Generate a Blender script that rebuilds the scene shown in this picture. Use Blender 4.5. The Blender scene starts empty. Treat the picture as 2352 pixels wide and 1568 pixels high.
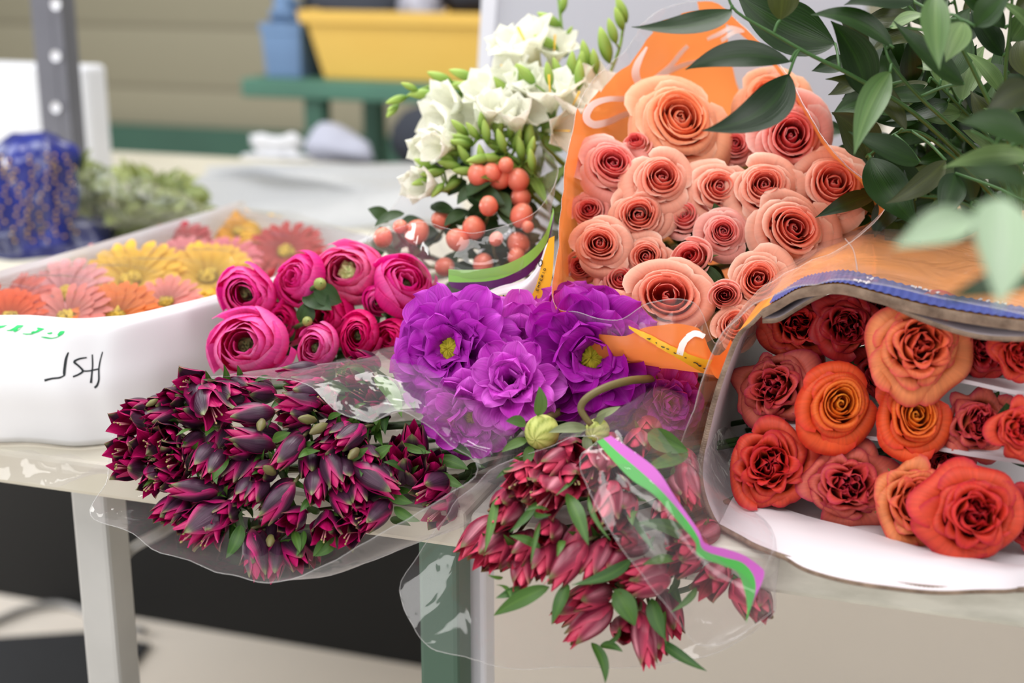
import bpy, math, random
import numpy as np
from mathutils import Vector, Matrix
from mathutils.bvhtree import BVHTree

SC = bpy.context.scene
COLL = SC.collection
PI = math.pi
# ------------------------------------------------------------------ camera
CAM = np.array([0.0, 0.0, 1.25]); PITCH = math.radians(16.0); FPX = 50.0 / 36.0 * 2352
FW = np.array([0, math.cos(PITCH), -math.sin(PITCH)])
RT = np.array([1.0, 0, 0])
UP = np.array([0, math.sin(PITCH), math.cos(PITCH)])
cam_d = bpy.data.cameras.new('camera'); cam = bpy.data.objects.new('camera', cam_d); COLL.objects.link(cam)
cam_d.lens = 50; cam_d.sensor_width = 36; cam_d.clip_start = 0.05
cam.location = CAM; cam.rotation_euler = (PI / 2 - PITCH, 0, 0)
cam_d.dof.use_dof = True; cam_d.dof.focus_distance = 1.08; cam_d.dof.aperture_fstop = 3.4
SC.camera = cam

def P(px, py, d):
    return CAM + FW * d + RT * ((px - 1176) / FPX * d) + UP * ((784 - py) / FPX * d)
def ray_dir(px, py):
    return FW + RT * ((px - 1176) / FPX) + UP * ((784 - py) / FPX)
def onz(px, py, z):
    r = ray_dir(px, py); return CAM + r * ((z - CAM[2]) / r[2])
TZ = 0.835
_A = onz(0, 1035, TZ); _B = onz(2352, 1350, TZ)
E = (_B - _A); E[2] = 0; E /= np.linalg.norm(E)          # along the front edge of the tables
V = np.array([-E[1], E[0], 0.0])                          # into the room
ROTZ = math.atan2(E[1], E[0])
ZUP = np.array([0, 0, 1.0])
def T(u, v, z):
    return np.array([_A[0], _A[1], 0]) + E * u + V * v + ZUP * z
def uv_of(p):
    q = np.asarray(p) - _A; return float(q @ E), float(q @ V)
def onv(px, py, v):
    r = ray_dir(px, py); o = CAM - _A
    k = (v - o @ V) / (r @ V); return CAM + r * k
def dirv(a, b, c):
    """direction from components: right, up, towards the viewer's side"""
    n = RT * a + UP * b - FW * c
    return n / np.linalg.norm(n)

def lin(c):
    c = np.asarray(c, float) / 255.0
    return np.where(c <= 0.04045, c / 12.92, ((c + 0.055) / 1.055) ** 2.4)
def mixc(a, b, f):
    f = np.clip(np.asarray(f, float), 0, 1)[..., None]
    return np.asarray(a) * (1 - f) + np.asarray(b) * f
def smooth(a, b, x):
    t = np.clip((np.asarray(x, float) - a) / (b - a), 0, 1); return t * t * (3 - 2 * t)

# ------------------------------------------------------------------ mesh builder
class MB:
    def __init__(s):
        s.V = []; s.F = []; s.C = []; s.U = []; s.n = 0
    def add(s, v, f, c=None, u=None):
        v = np.asarray(v, float).reshape(-1, 3); k = len(v)
        s.V.append(v); s.F += [tuple(int(i) + s.n for i in q) for q in f]
        if c is None: c = np.ones((k, 3))
        c = np.asarray(c, float)
        if c.ndim == 1: c = np.tile(c, (k, 1))
        s.C.append(c.reshape(-1, 3))
        s.U.append(np.zeros((k, 3)) if u is None else np.asarray(u, float).reshape(-1, 3))
        s.n += k
    def grid(s, p, c=None, u=None, closed=False, mask=None):
        nu, nv = p.shape[:2]
        idx = np.arange(nu * nv).reshape(nu, nv)
        a = idx if closed else idx[:-1]
        b = np.roll(idx, -1, 0) if closed else idx[1:]
        q = np.stack([a[:, :-1], b[:, :-1], b[:, 1:], a[:, 1:]], -1)
        if mask is not None: q = q[mask]
        q = q.reshape(-1, 4)
        if c is not None and np.asarray(c).ndim == 3: c = np.asarray(c).reshape(-1, 3)
        s.add(p.reshape(-1, 3), q, c, None if u is None else u.reshape(-1, 3))
    def tube(s, pts, r, n=8, c=None, cap=True):
        pts = np.asarray(pts, float); m = len(pts)
        r = np.broadcast_to(np.asarray(r, float), (m,)).copy()
        tg = np.gradient(pts, axis=0); tg /= np.linalg.norm(tg, axis=1)[:, None] + 1e-12
        ref = np.array([0.3, 0.2, 0.93]);
        if abs(tg[0] @ ref) > 0.9: ref = np.array([0.9, 0.1, 0.1])
        ring = []
        x = np.cross(tg[0], ref)
        for i in range(m):
            x = x - tg[i] * (x @ tg[i]); x /= np.linalg.norm(x) + 1e-12
            y = np.cross(tg[i], x)
            a = np.linspace(0, 2 * PI, n, endpoint=False)
            ring.append(pts[i] + r[i] * (np.cos(a)[:, None] * x + np.sin(a)[:, None] * y))
        g = np.array(ring).transpose(1, 0, 2)
        cc = None
        if c is not None:
            c = np.asarray(c, float)
            cc = np.tile(c[None, :, :], (n, 1, 1)) if c.ndim == 2 else c
        s.grid(g, cc, closed=True)
        if cap:
            k = s.n - n * m
            s.F.append(tuple(k + i * m for i in range(n))[::-1]); s.F.append(tuple(k + i * m + m - 1 for i in range(n)))
    def lathe(s, prof, n=24, c=None, org=(0, 0, 0)):
        prof = np.asarray(prof, float); a = np.linspace(0, 2 * PI, n, endpoint=False)
        g = np.stack([np.cos(a)[:, None] * prof[:, 0], np.sin(a)[:, None] * prof[:, 0], np.tile(prof[:, 1], (n, 1))], -1) + np.asarray(org)
        cc = None
        if c is not None:
            c = np.asarray(c, float); cc = np.tile(c[None], (n, 1, 1)) if c.ndim == 2 else c
        s.grid(g, cc, closed=True)
    def box(s, o, ex, ey, ez, c=None):
        o = np.asarray(o, float)
        v = [o + ex * i + ey * j + ez * k for k in (0, 1) for j in (0, 1) for i in (0, 1)]
        s.add(v, [(0, 2, 3, 1), (4, 5, 7, 6), (0, 1, 5, 4), (2, 6, 7, 3), (0, 4, 6, 2), (1, 3, 7, 5)], c)
    def build(s, name, mat, parent=None, origin=None, smooth=True, bevel=0, solid=0):
        me = bpy.data.meshes.new(name)
        v = np.concatenate(s.V)
        if origin is not None: v = v - np.asarray(origin)
        me.from_pydata(v.tolist(), [], s.F)
        ca = me.color_attributes.new('Col', 'FLOAT_COLOR', 'POINT')
        c = np.concatenate(s.C); c = np.concatenate([c, np.ones((len(c), 1))], 1)
        ca.data.foreach_set('color', c.astype(np.float32).ravel())
        ua = me.attributes.new('puv', 'FLOAT_VECTOR', 'POINT')
        ua.data.foreach_set('vector', np.concatenate(s.U).astype(np.float32).ravel())
        if smooth: me.polygons.foreach_set('use_smooth', np.ones(len(me.polygons), bool))
        me.materials.append(mat); me.update()
        o = bpy.data.objects.new(name, me); COLL.objects.link(o)
        if parent is not None: o.parent = parent
        elif origin is not None: o.location = origin
        if bevel:
            m = o.modifiers.new('bevel', 'BEVEL'); m.width = bevel; m.segments = 2; m.limit_method = 'ANGLE'
        if solid:
            m = o.modifiers.new('solid', 'SOLIDIFY'); m.thickness = solid; m.offset = 0
        return o

def empty(name, loc, rot=None, label=None, cat=None, group=None):
    o = bpy.data.objects.new(name, None); COLL.objects.link(o); o.empty_display_size = 0.02
    o.location = [float(x) for x in loc]
    if rot is not None: o.rotation_euler = rot.to_euler()
    return tag(o, label, cat, group)
def tag(o, label=None, cat=None, group=None, kind=None):
    if label: o['label'] = label
    if cat: o['category'] = cat
    if group: o['group'] = group
    if kind: o['kind'] = kind
    return o
def frame_to(n, spin=0.0):
    """rotation matrix whose local Z is n"""
    n = Vector([float(x) for x in n]).normalized()
    q = Vector((0, 0, 1)).rotation_difference(n)
    return (q.to_matrix() @ Matrix.Rotation(spin, 3, 'Z'))
def catmull(pts, m):
    pts = np.asarray(pts, float); n = len(pts)
    q = np.concatenate([2 * pts[:1] - pts[1:2], pts, 2 * pts[-1:] - pts[-2:-1]])
    x = np.linspace(0, n - 1, m); i = np.minimum(x.astype(int), n - 2); t = (x - i).reshape((-1,) + (1,) * (pts.ndim - 1))
    a, b, c, d = q[i], q[i + 1], q[i + 2], q[i + 3]
    return 0.5 * (2 * b + (c - a) * t + (2 * a - 5 * b + 4 * c - d) * t ** 2 + (3 * b - a - 3 * c + d) * t ** 3)
def catmull_closed(pts, m):
    pts = np.asarray(pts, float); n = len(pts)
    x = np.linspace(0, n, m, endpoint=False); i = x.astype(int); t = (x - i).reshape((-1,) + (1,) * (pts.ndim - 1))
    a, b, c, d = pts[(i - 1) % n], pts[i % n], pts[(i + 1) % n], pts[(i + 2) % n]
    return 0.5 * (2 * b + (c - a) * t + (2 * a - 5 * b + 4 * c - d) * t ** 2 + (3 * b - a - 3 * c + d) * t ** 3)
def cumint(y, dx):
    return np.concatenate([[0], np.cumsum((y[1:] + y[:-1]) * 0.5 * dx)])
def wob(p, seed, amp, freq):
    """smooth vector noise from a few sines"""
    r = np.random.RandomState(seed); o = np.zeros(p.shape)
    for k in range(5):
        w = r.normal(size=3) * freq * (0.6 + 0.5 * k); o += np.sin(p @ w + r.rand() * 6.28)[..., None] * r.normal(size=3) / (1 + 0.6 * k)
    return o * amp

# ------------------------------------------------------------------ materials
def mat_new(name):
    m = bpy.data.materials.new(name); m.use_nodes = True
    nt = m.node_tree; nt.nodes.clear()
    out = nt.nodes.new('ShaderNodeOutputMaterial')
    return m, nt, nt.nodes, nt.links, out
def mathn(nt, op, a, b=None):
    n = nt.nodes.new('ShaderNodeMath'); n.operation = op
    for i, x in enumerate((a, b)):
        if x is None: continue
        if isinstance(x, (int, float)): n.inputs[i].default_value = x
        else: nt.links.new(x, n.inputs[i])
    return n.outputs[0]
def plant_mat(name, rough=0.5, trans=0.25, vein=(30, 1.5), vstr=0.15, bump=0.15, spec=0.4, coat=0.0):
    m, nt, N, L, out = mat_new(name)
    at = N.new('ShaderNodeAttribute'); at.attribute_name = 'Col'
    pu = N.new('ShaderNodeAttribute'); pu.attribute_name = 'puv'
    mp = N.new('ShaderNodeMapping'); mp.inputs['Scale'].default_value = (vein[0], vein[1], 7.0); L.new(pu.outputs['Vector'], mp.inputs[0])
    nz = N.new('ShaderNodeTexNoise'); nz.inputs['Scale'].default_value = 1.0; nz.inputs['Detail'].default_value = 3; L.new(mp.outputs[0], nz.inputs['Vector'])
    mr = N.new('ShaderNodeMapRange'); mr.inputs[1].default_value = 0.3; mr.inputs[2].default_value = 0.7
    mr.inputs[3].default_value = 1 - vstr; mr.inputs[4].default_value = 1 + vstr * 0.6; L.new(nz.outputs[0], mr.inputs[0])
    mx = N.new('ShaderNodeVectorMath'); mx.operation = 'SCALE'; L.new(at.outputs['Color'], mx.inputs[0]); L.new(mr.outputs[0], mx.inputs['Scale'])
    bs = N.new('ShaderNodeBsdfPrincipled'); L.new(mx.outputs[0], bs.inputs['Base Color'])
    bs.inputs['Roughness'].default_value = rough; bs.inputs['Specular IOR Level'].default_value = spec
    bs.inputs['Coat Weight'].default_value = coat; bs.inputs['Coat Roughness'].default_value = 0.25
    if bump:
        bp = N.new('ShaderNodeBump'); bp.inputs['Strength'].default_value = bump; bp.inputs['Distance'].default_value = 0.002
        L.new(nz.outputs[0], bp.inputs['Height']); L.new(bp.outputs[0], bs.inputs['Normal'])
    if trans:
        tr = N.new('ShaderNodeBsdfTranslucent'); L.new(mx.outputs[0], tr.inputs[0])
        ms = N.new('ShaderNodeMixShader'); ms.inputs[0].default_value = trans
        L.new(bs.outputs[0], ms.inputs[1]); L.new(tr.outputs[0], ms.inputs[2]); L.new(ms.outputs[0], out.inputs[0])
    else: L.new(bs.outputs[0], out.inputs[0])
    return m
def film_mat(name, tint=(1, 1, 1), milk=0.05, milkcol=(0.9, 0.9, 0.92), gloss=1.0, rough=0.12, bump=0.4, scale=35, haze=0.25):
    m, nt, N, L, out = mat_new(name)
    tc = N.new('ShaderNodeTexCoord')
    nz = N.new('ShaderNodeTexNoise'); nz.inputs['Scale'].default_value = scale; nz.inputs['Detail'].default_value = 2; nz.inputs['Distortion'].default_value = 1.0
    L.new(tc.outputs['Object'], nz.inputs['Vector'])
    bp = N.new('ShaderNodeBump'); bp.inputs['Strength'].default_value = bump; bp.inputs['Distance'].default_value = 0.01; L.new(nz.outputs[0], bp.inputs['Height'])
    tp = N.new('ShaderNodeBsdfTransparent'); tp.inputs[0].default_value = (*tint, 1)
    df = N.new('ShaderNodeBsdfDiffuse'); df.inputs[0].default_value = (*milkcol, 1)
    tl = N.new('ShaderNodeBsdfTranslucent'); tl.inputs[0].default_value = (*milkcol, 1)
    m0 = N.new('ShaderNodeMixShader'); L.new(df.outputs[0], m0.inputs[1]); L.new(tl.outputs[0], m0.inputs[2]); m0.inputs[0].default_value = 0.5
    lw = N.new('ShaderNodeLayerWeight'); lw.inputs[0].default_value = 0.5
    f3 = mathn(nt, 'POWER', lw.outputs['Facing'], 3.0)
    mk = mathn(nt, 'ADD', mathn(nt, 'MULTIPLY', f3, haze), milk)
    m1 = N.new('ShaderNodeMixShader'); L.new(mk, m1.inputs[0]); L.new(tp.outputs[0], m1.inputs[1]); L.new(m0.outputs[0], m1.inputs[2])
    gl = N.new('ShaderNodeBsdfGlossy'); gl.inputs['Roughness'].default_value = rough; L.new(bp.outputs[0], gl.inputs['Normal'])
    lw2 = N.new('ShaderNodeLayerWeight'); lw2.inputs[0].default_value = 0.5; L.new(bp.outputs[0], lw2.inputs['Normal'])
    gf = mathn(nt, 'ADD', mathn(nt, 'MULTIPLY', mathn(nt, 'POWER', lw2.outputs['Facing'], 3.5), 0.45 * gloss), 0.045 * gloss)
    m2 = N.new('ShaderNodeMixShader'); L.new(gf, m2.inputs[0]); L.new(m1.outputs[0], m2.inputs[1]); L.new(gl.outputs[0], m2.inputs[2])
    L.new(m2.outputs[0], out.inputs[0])
    return m
def flat_mat(name, rgb, rough=0.6, metal=0.0, noise=0.0, scale=20, bump=0.0, rgb2=None, trans=0.0, alpha=1.0, stretch=None, spec=0.4):
    m, nt, N, L, out = mat_new(name)
    bs = N.new('ShaderNodeBsdfPrincipled'); bs.inputs['Roughness'].default_value = rough; bs.inputs['Metallic'].default_value = metal
    bs.inputs['Specular IOR Level'].default_value = spec
    a = lin(rgb); b = lin(rgb2) if rgb2 is not None else a * 0.6
    tc = N.new('ShaderNodeTexCoord'); mp = N.new('ShaderNodeMapping'); L.new(tc.outputs['Object'], mp.inputs[0])
    if stretch: mp.inputs['Scale'].default_value = stretch
    nz = N.new('ShaderNodeTexNoise'); nz.inputs['Scale'].default_value = scale; nz.inputs['Detail'].default_value = 4; L.new(mp.outputs[0], nz.inputs['Vector'])
    rp = N.new('ShaderNodeMapRange'); rp.inputs[1].default_value = 0.35; rp.inputs[2].default_value = 0.75; rp.inputs[3].default_value = 0; rp.inputs[4].default_value = noise
    L.new(nz.outputs[0], rp.inputs[0])
    mx = N.new('ShaderNodeMix'); mx.data_type = 'RGBA'; L.new(rp.outputs[0], mx.inputs[0])
    mx.inputs[6].default_value = (*a, 1); mx.inputs[7].default_value = (*b, 1)
    L.new(mx.outputs[2], bs.inputs['Base Color'])
    if bump:
        bp = N.new('ShaderNodeBump'); bp.inputs['Strength'].default_value = bump; bp.inputs['Distance'].default_value = 0.004
        L.new(nz.outputs[0], bp.inputs['Height']); L.new(bp.outputs[0], bs.inputs['Normal'])
    sh = bs.outputs[0]
    if trans:
        tr = N.new('ShaderNodeBsdfTranslucent'); L.new(mx.outputs[2], tr.inputs[0])
        ms = N.new('ShaderNodeMixShader'); ms.inputs[0].default_value = trans; L.new(sh, ms.inputs[1]); L.new(tr.outputs[0], ms.inputs[2]); sh = ms.outputs[0]
    if alpha < 1:
        tp = N.new('ShaderNodeBsdfTransparent'); tp.inputs[0].default_value = (*np.minimum(1, a ** 0.4), 1)
        ms = N.new('ShaderNodeMixShader'); ms.inputs[0].default_value = alpha; L.new(tp.outputs[0], ms.inputs[1]); L.new(sh, ms.inputs[2]); sh = ms.outputs[0]
    L.new(sh, out.inputs[0])
    return m

M_petal = plant_mat('rose_petal', 0.5, 0.34, (22, 1.2), 0.07, 0.08, 0.3)
M_orose = plant_mat('orange_rose_petal', 0.5, 0.24, (26, 1.2), 0.14, 0.15, 0.3)
M_ran = plant_mat('ranunculus_petal', 0.45, 0.40, (26, 1.2), 0.14, 0.12, 0.35)
M_dahlia = plant_mat('dahlia_petal', 0.5, 0.30, (22, 0.8), 0.16, 0.25, 0.3)
M_tepal = plant_mat('alstroemeria_tepal', 0.38, 0.15, (26, 0.8), 0.30, 0.25, 0.45)
M_white = plant_mat('freesia_petal', 0.5, 0.4, (20, 1.0), 0.06, 0.1, 0.3)
M_green = plant_mat('green_stem', 0.5, 0.12, (12, 3), 0.2, 0.1, 0.4)
M_leaf = plant_mat('leaf', 0.42, 0.22, (30, 0.8), 0.22, 0.2, 0.45)
M_ruscus = plant_mat('glossy_leaf', 0.33, 0.12, (34, 0.6), 0.3, 0.2, 0.36, 0.05)
M_berry = plant_mat('berry_skin', 0.3, 0.0, (4, 4), 0.15, 0.02, 0.5, 0.3)
M_eye = plant_mat('flower_eye', 0.7, 0.0, (3, 3), 0.3, 0.3, 0.2)
M_film = film_mat('clear_film')
M_film2 = film_mat('clear_film_hazy', (0.98, 0.97, 0.98), 0.04, (0.86, 0.83, 0.84), 0.95, 0.07, 0.2, 30)
M_edge = film_mat('film_edge', (0.95, 0.95, 0.95), 0.12, (1, 1, 1), 1.2, 0.2, 0.0)
# ------------------------------------------------------------------ petals and leaves
def ray(mb, L, W, phi, wf, cup, th, r0, z0, nu, nv, colf, ruff=0.0, freq=2.0, rng=random, base=None):
    """one long petal or leaf that leaves the axis at angle th and follows the elevation curve phi"""
    t = np.linspace(0, 1, nv); ph = np.radians(np.interp(t, *phi))
    dt = 1 / (nv - 1)
    r = r0 + L * cumint(np.cos(ph), dt); z = z0 + L * cumint(np.sin(ph), dt)
    w = W * wf(t); c = np.interp(t, *cup) + 1e-3
    s = np.linspace(-1, 1, nu)[:, None]
    lat = w * np.sin(s * c) / c; up = w * (1 - np.cos(s * c)) / c
    if ruff:
        p1, p2 = rng.random() * 6.28, rng.random() * 6.28
        up = up + ruff * W * (s ** 2) * np.sin(np.pi * np.minimum(1, t * 1.2)) * np.where(s > 0, np.sin(freq * 6.28 * t + p1), np.sin(freq * 6.28 * t + p2))
        up = up + ruff * 0.5 * W * t * np.sin(3.0 * s + p2)
    rr = r - np.sin(ph) * up; zz = z + np.cos(ph) * up
    ct, st = math.cos(th), math.sin(th)
    p = np.stack([rr * ct - lat * st, rr * st + lat * ct, zz * np.ones_like(s)], -1)
    if base is not None:
        R, o = base; p = p @ np.array(R).T + np.asarray(o)
    S, TT = np.broadcast_arrays(s, t[None])
    k = rng.random() * 10
    mb.grid(p, colf(S, TT), np.stack([S * 0.5, TT, np.full(S.shape, k)], -1))

def wrap(mb, pts, hw, th, colf, nu=9, nv=10, top=0.3, tp=2.6, spiral=0.06, ruff=0.0, rng=random, tipcurl=0.0):
    """a petal that wraps round the axis; pts is its profile in (radius, height)"""
    prof = catmull(pts, 40)
    s = np.linspace(-1, 1, nu)[:, None]; t = np.linspace(0, 1, nv)[None]
    tt = t * (1 - top * np.abs(s) ** tp)
    x = np.clip(tt, 0, 1) * 39
    r = np.interp(x, np.arange(40), prof[:, 0]); z = np.interp(x, np.arange(40), prof[:, 1])
    r = r * (1 + spiral * s)
    a = th + s * hw * (0.55 + 0.45 * np.sqrt(t))
    if ruff:
        for k in range(3):
            f1 = rng.uniform(1.5, 6.0); p1 = rng.random() * 6.28
            w = ruff * t ** 2.2 * np.sin(f1 * s * 1.3 + p1 + t * rng.uniform(-2, 2)) / (1 + 0.3 * k)
            r = r + w; z = z + 0.5 * ruff * t ** 2.2 * np.sin(f1 * s * 1.7 + p1 * 2)
    p = np.stack([r * np.cos(a), r * np.sin(a), z + 0 * a], -1)
    S, TT = np.broadcast_arrays(s, t)
    k = rng.random() * 10
    mb.grid(p, colf(S, TT), np.stack([S * 0.5 * hw, TT, np.full(S.shape, k)], -1))

def leaf3d(mb, A, B, W, nrm, bow=0.1, side=0.0, cup=0.35, col=((40, 85, 30), (70, 115, 45)), nu=7, nv=14, peak=0.42, rng=random, twist=0.0, wf=None, pw=0.85):
    """a leaf from A to B whose face looks along nrm; bow and side bend it (fractions of its length)"""
    A = np.asarray(A, float); B = np.asarray(B, float); D = B - A; Ln = np.linalg.norm(D) + 1e-9
    nrm = np.asarray(nrm, float); nrm = nrm - D * (nrm @ D) / Ln ** 2; nrm /= np.linalg.norm(nrm) + 1e-9
    sd = np.cross(D / Ln, nrm)
    C = (A + B) / 2 + nrm * bow * Ln * 2 + sd * side * Ln * 2
    t = np.linspace(0, 1, nv)[:, None]
    p = (1 - t) ** 2 * A + 2 * t * (1 - t) * C + t ** 2 * B
    tg = 2 * (1 - t) * (C - A) + 2 * t * (B - C); tg /= np.linalg.norm(tg, axis=1)[:, None] + 1e-9
    S0 = np.cross(tg, nrm); S0 /= np.linalg.norm(S0, axis=1)[:, None] + 1e-9
    N0 = np.cross(S0, tg)
    if twist:
        a = twist * (t - 0.3); S0, N0 = S0 * np.cos(a) + N0 * np.sin(a), N0 * np.cos(a) - S0 * np.sin(a)
    tv = t[:, 0]
    if wf is None:
        e = math.log(0.5) / math.log(peak); x = tv ** e
        w = W * np.clip(np.sin(np.pi * x), 0, 1) ** pw
    else: w = W * wf(tv)
    w = np.maximum(w, W * 0.02)
    s = np.linspace(-1, 1, nu)
    g = []
    for k in s:
        c = cup + 1e-3
        g.append(p + S0 * (w * math.sin(k * c) / c)[:, None] + N0 * (w * (1 - math.cos(k * c)) / c)[:, None])
    g = np.array(g)
    S, TT = np.meshgrid(s, tv, indexing='ij')
    c0, c1 = lin(col[0]), lin(col[1]); q = rng.uniform(0.0, 1.0)
    cc = mixc(c0, c1, q * 0.7 + 0.3 * np.exp(-(S / 0.12) ** 2))
    mb.grid(g, cc, np.stack([S * 0.5, TT, np.full(S.shape, rng.random() * 10)], -1))
    return p

# ------------------------------------------------------------------ flowers: every builder works in the flower's own frame, face towards +Z
PEACH = dict(deep=(218, 74, 72), mid=(240, 134, 110), pale=(246, 182, 156), rim=(252, 216, 196))
PEACH_OR = dict(deep=(226, 96, 66), mid=(246, 148, 100), pale=(248, 178, 138), rim=(252, 208, 176))
PEACH_PK = dict(deep=(214, 54, 70), mid=(238, 118, 112), pale=(246, 174, 160), rim=(252, 212, 200))
ORED = dict(deep=(176, 20, 30), mid=(212, 46, 38), pale=(226, 80, 54), rim=(190, 24, 56))
OPINK = dict(deep=(170, 26, 46), mid=(206, 62, 62), pale=(220, 108, 90), rim=(172, 28, 74))
OYEL = dict(deep=(240, 160, 44), mid=(240, 128, 44), pale=(232, 76, 40), rim=(220, 50, 36))
ODARK = dict(deep=(130, 10, 28), mid=(172, 26, 34), pale=(196, 48, 44), rim=(156, 18, 54))
OLIGHT = dict(deep=(206, 62, 44), mid=(230, 98, 64), pale=(238, 144, 90), rim=(216, 62, 72))

def soften(mb, R, rng, amp):
    """a slow swell over the whole bloom so that no two are round"""
    sd = rng.randrange(9999); e = rng.uniform(0, 6.28); st = rng.uniform(0.0, 0.10)
    for i, v in enumerate(mb.V):
        q = v / R; k = np.cos(2 * (np.arctan2(q[:, 1], q[:, 0]) - e))[:, None]
        d = wob(q * 0.55, sd, amp * R * 0.5, 1.6); mb.V[i] = v * np.concatenate([1 + st * k, 1 + st * k, np.ones_like(k)], 1) + d

def rose_bloom(R, rng, pal, n=26, op=1.0, ruff=0.0, center=1.0, tall=1.12, base_yellow=0.0):
    mb = MB()
    dp, md, pl, rm = (lin(pal[k]) for k in ('deep', 'mid', 'pale', 'rim'))
    yl = lin((240, 180, 70))
    th = rng.random() * 6.28
    for k in range(n):
        f = k / (n - 1)
        th += math.radians(137.5) + rng.uniform(-0.25, 0.25)
        rb = 0.05 + (0.10 * center) * min(1, f * 4) + 0.46 * f ** 1.1 + (0.07 * (k - n + 6) / 6 if k > n - 6 else 0)
        h = tall * (0.86 + 0.20 * math.sin(PI * min(1, f * 1.3)) - 0.26 * f ** 2) * rng.uniform(0.97, 1.03)
        lip = (-0.05 + 0.36 * max(0, f - 0.12) ** 1.1 + (0.10 if k > n - 5 else 0)) * op * rng.uniform(0.8, 1.2)
        dr = 0.10 * max(0, f - 0.45)
        pts = [(0.03, 0), (rb * 0.72, 0.10 * h), (rb * 1.0, 0.45 * h), (rb * 0.98, 0.80 * h), (rb + lip * 0.30, 0.97 * h),
               (rb + lip * 0.85, 1.0 * h - 0.16 * max(lip, 0)), (rb + lip * 1.15, h - 0.55 * max(lip, 0) - dr)]
        pts = np.array(pts) * R
        hw = 1.75 - 0.62 * f
        def colf(S, TT, f=f, q=rng.uniform(-0.08, 0.08), yq=rng.random()):
            a = np.clip(f * 1.15 + q, 0, 1)
            body = mixc(dp, md, smooth(0.0, 0.45, a) + 0 * S)
            body = mixc(body, pl, smooth(0.4, 1.0, a) * (0.35 + 0.65 * TT))
            c = mixc(body, rm, smooth(0.86, 1.0, TT) * (0.5 + 0.4 * a))
            if base_yellow: c = mixc(c, yl, base_yellow * yq * (1 - smooth(0.25, 0.8, TT)) * (0.6 + 0.4 * a))
            return c
        wrap(mb, pts, hw, th, colf, (19 if ruff > 0.03 else 12) if f > 0.3 else 10, 12, top=0.20 + 0.12 * f, tp=2.4, spiral=0.05 + 0.06 * rng.random(),
             ruff=(0.012 + ruff * (0.7 - 0.1 * f)) * R, rng=rng)
    soften(mb, R, rng, 0.05)
    return mb

def ran_bloom(R, rng, deep, mid, pale, n=24, openr=0.22, eye=True, squash=1.0):
    mb = MB(); dp, md, pl = lin(deep), lin(mid), lin(pale)
    th = rng.random() * 6.28
    for k in range(n):
        f = k / (n - 1)
        th += math.radians(137.5) + rng.uniform(-0.3, 0.3)
        rb = openr + (0.98 - openr) * f ** 0.9
        h = (1.22 - 0.30 * f ** 1.6) * squash * rng.uniform(0.97, 1.04)
        cl = 0.80 - 0.02 * f + rng.uniform(-0.03, 0.05) + (0.14 if k > n - 4 else 0)
        pts = np.array([(0.04, 0), (rb * 0.72, 0.05 * h), (rb * 1.0, 0.32 * h), (rb * 1.02, 0.62 * h), (rb * 0.95, 0.86 * h), (rb * cl, h)]) * R
        def colf(S, TT, f=f, q=rng.uniform(-0.25, 0.25)):
            c = mixc(md, dp, np.clip(0.30 + q + 0.3 * np.abs(S), 0, 1) * (1 - 0.4 * TT))
            return mixc(c, pl, smooth(0.45, 1.0, TT) * np.clip(0.30 + 1.2 * q, 0, 0.8))
        wrap(mb, pts, 1.45 - 0.55 * f, th, colf, 10, 12, top=0.16 + 0.08 * f, tp=2.6, spiral=0.04 + 0.06 * rng.random(), ruff=0.022 * R, rng=rng)
    soften(mb, R, rng, 0.09)
    return mb

def dome(R, z, n=20, c0=(150, 150, 40), c1=(90, 95, 25), rng=random, flat=0.5, bumpy=0.06):
    mb = MB(); a = np.linspace(0, PI / 2, 9)
    pr = np.stack([np.sin(a) * R, z + np.cos(a) * R * flat], -1)[::-1]
    g_a = np.linspace(0, 2 * PI, n, endpoint=False)
    bm = 1 + bumpy * np.random.RandomState(rng.randrange(9999)).normal(size=(n, len(pr)))
    g = np.stack([np.cos(g_a)[:, None] * pr[:, 0] * bm, np.sin(g_a)[:, None] * pr[:, 0] * bm, pr[:, 1] * (1 + 0 * bm) + R * (bm - 1)], -1)
    c = mixc(lin(c1), lin(c0), np.tile(np.linspace(0, 1, len(pr)), (n, 1)) + (bm - 1) * 5)
    mb.grid(g, c, closed=True)
    return mb

def dahlia_bloom(R, rng, pals, rings=None, wid=0.27, ruff=0.42):
    mb = MB()
    dk, md, lt = (lin(c) for c in pals)
    for j, (n, L, el) in enumerate(rings):
        off = rng.random() * 6.28
        for i in range(n):
            th = off + 6.283 * i / n + rng.uniform(-0.12, 0.12)
            e = el + rng.uniform(-9, 9); Lk = L * rng.uniform(0.88, 1.05)
            curl = rng.uniform(5, 45)
            phi = ([0, 0.35, 0.75, 1], [e + 18, e + 6, e - 4, e - 4 - curl])
            def wf(t): return np.clip((0.30 + 0.95 * t ** 0.8) * np.clip(1 - ((t - 0.62) / 0.38).clip(0, 1) ** 2.6, 0, 1) ** 0.7, 0.02, 2)
            cup = ([0, 0.3, 0.7, 1], [1.5, 1.0, rng.uniform(0.3, 0.9), rng.uniform(0.5, 1.3)])
            q = rng.uniform(-0.2, 0.25)
            def colf(S, TT, q=q, j=j):
                c = mixc(dk, md, smooth(0.0, 0.6, TT) * 0.9 + 0.1)
                return mixc(c, lt, np.clip(0.30 + q - 0.05 * j, 0, 1) * smooth(0.3, 1, TT) + 0.25 * np.abs(S) ** 3)
            ray(mb, Lk * R * 0.86, wid * R * rng.uniform(0.85, 1.2), phi, wf, cup, th, R * 0.12, R * 0.04 * j, 12, 20, colf, ruff, 1.5, rng)
    return mb

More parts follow.
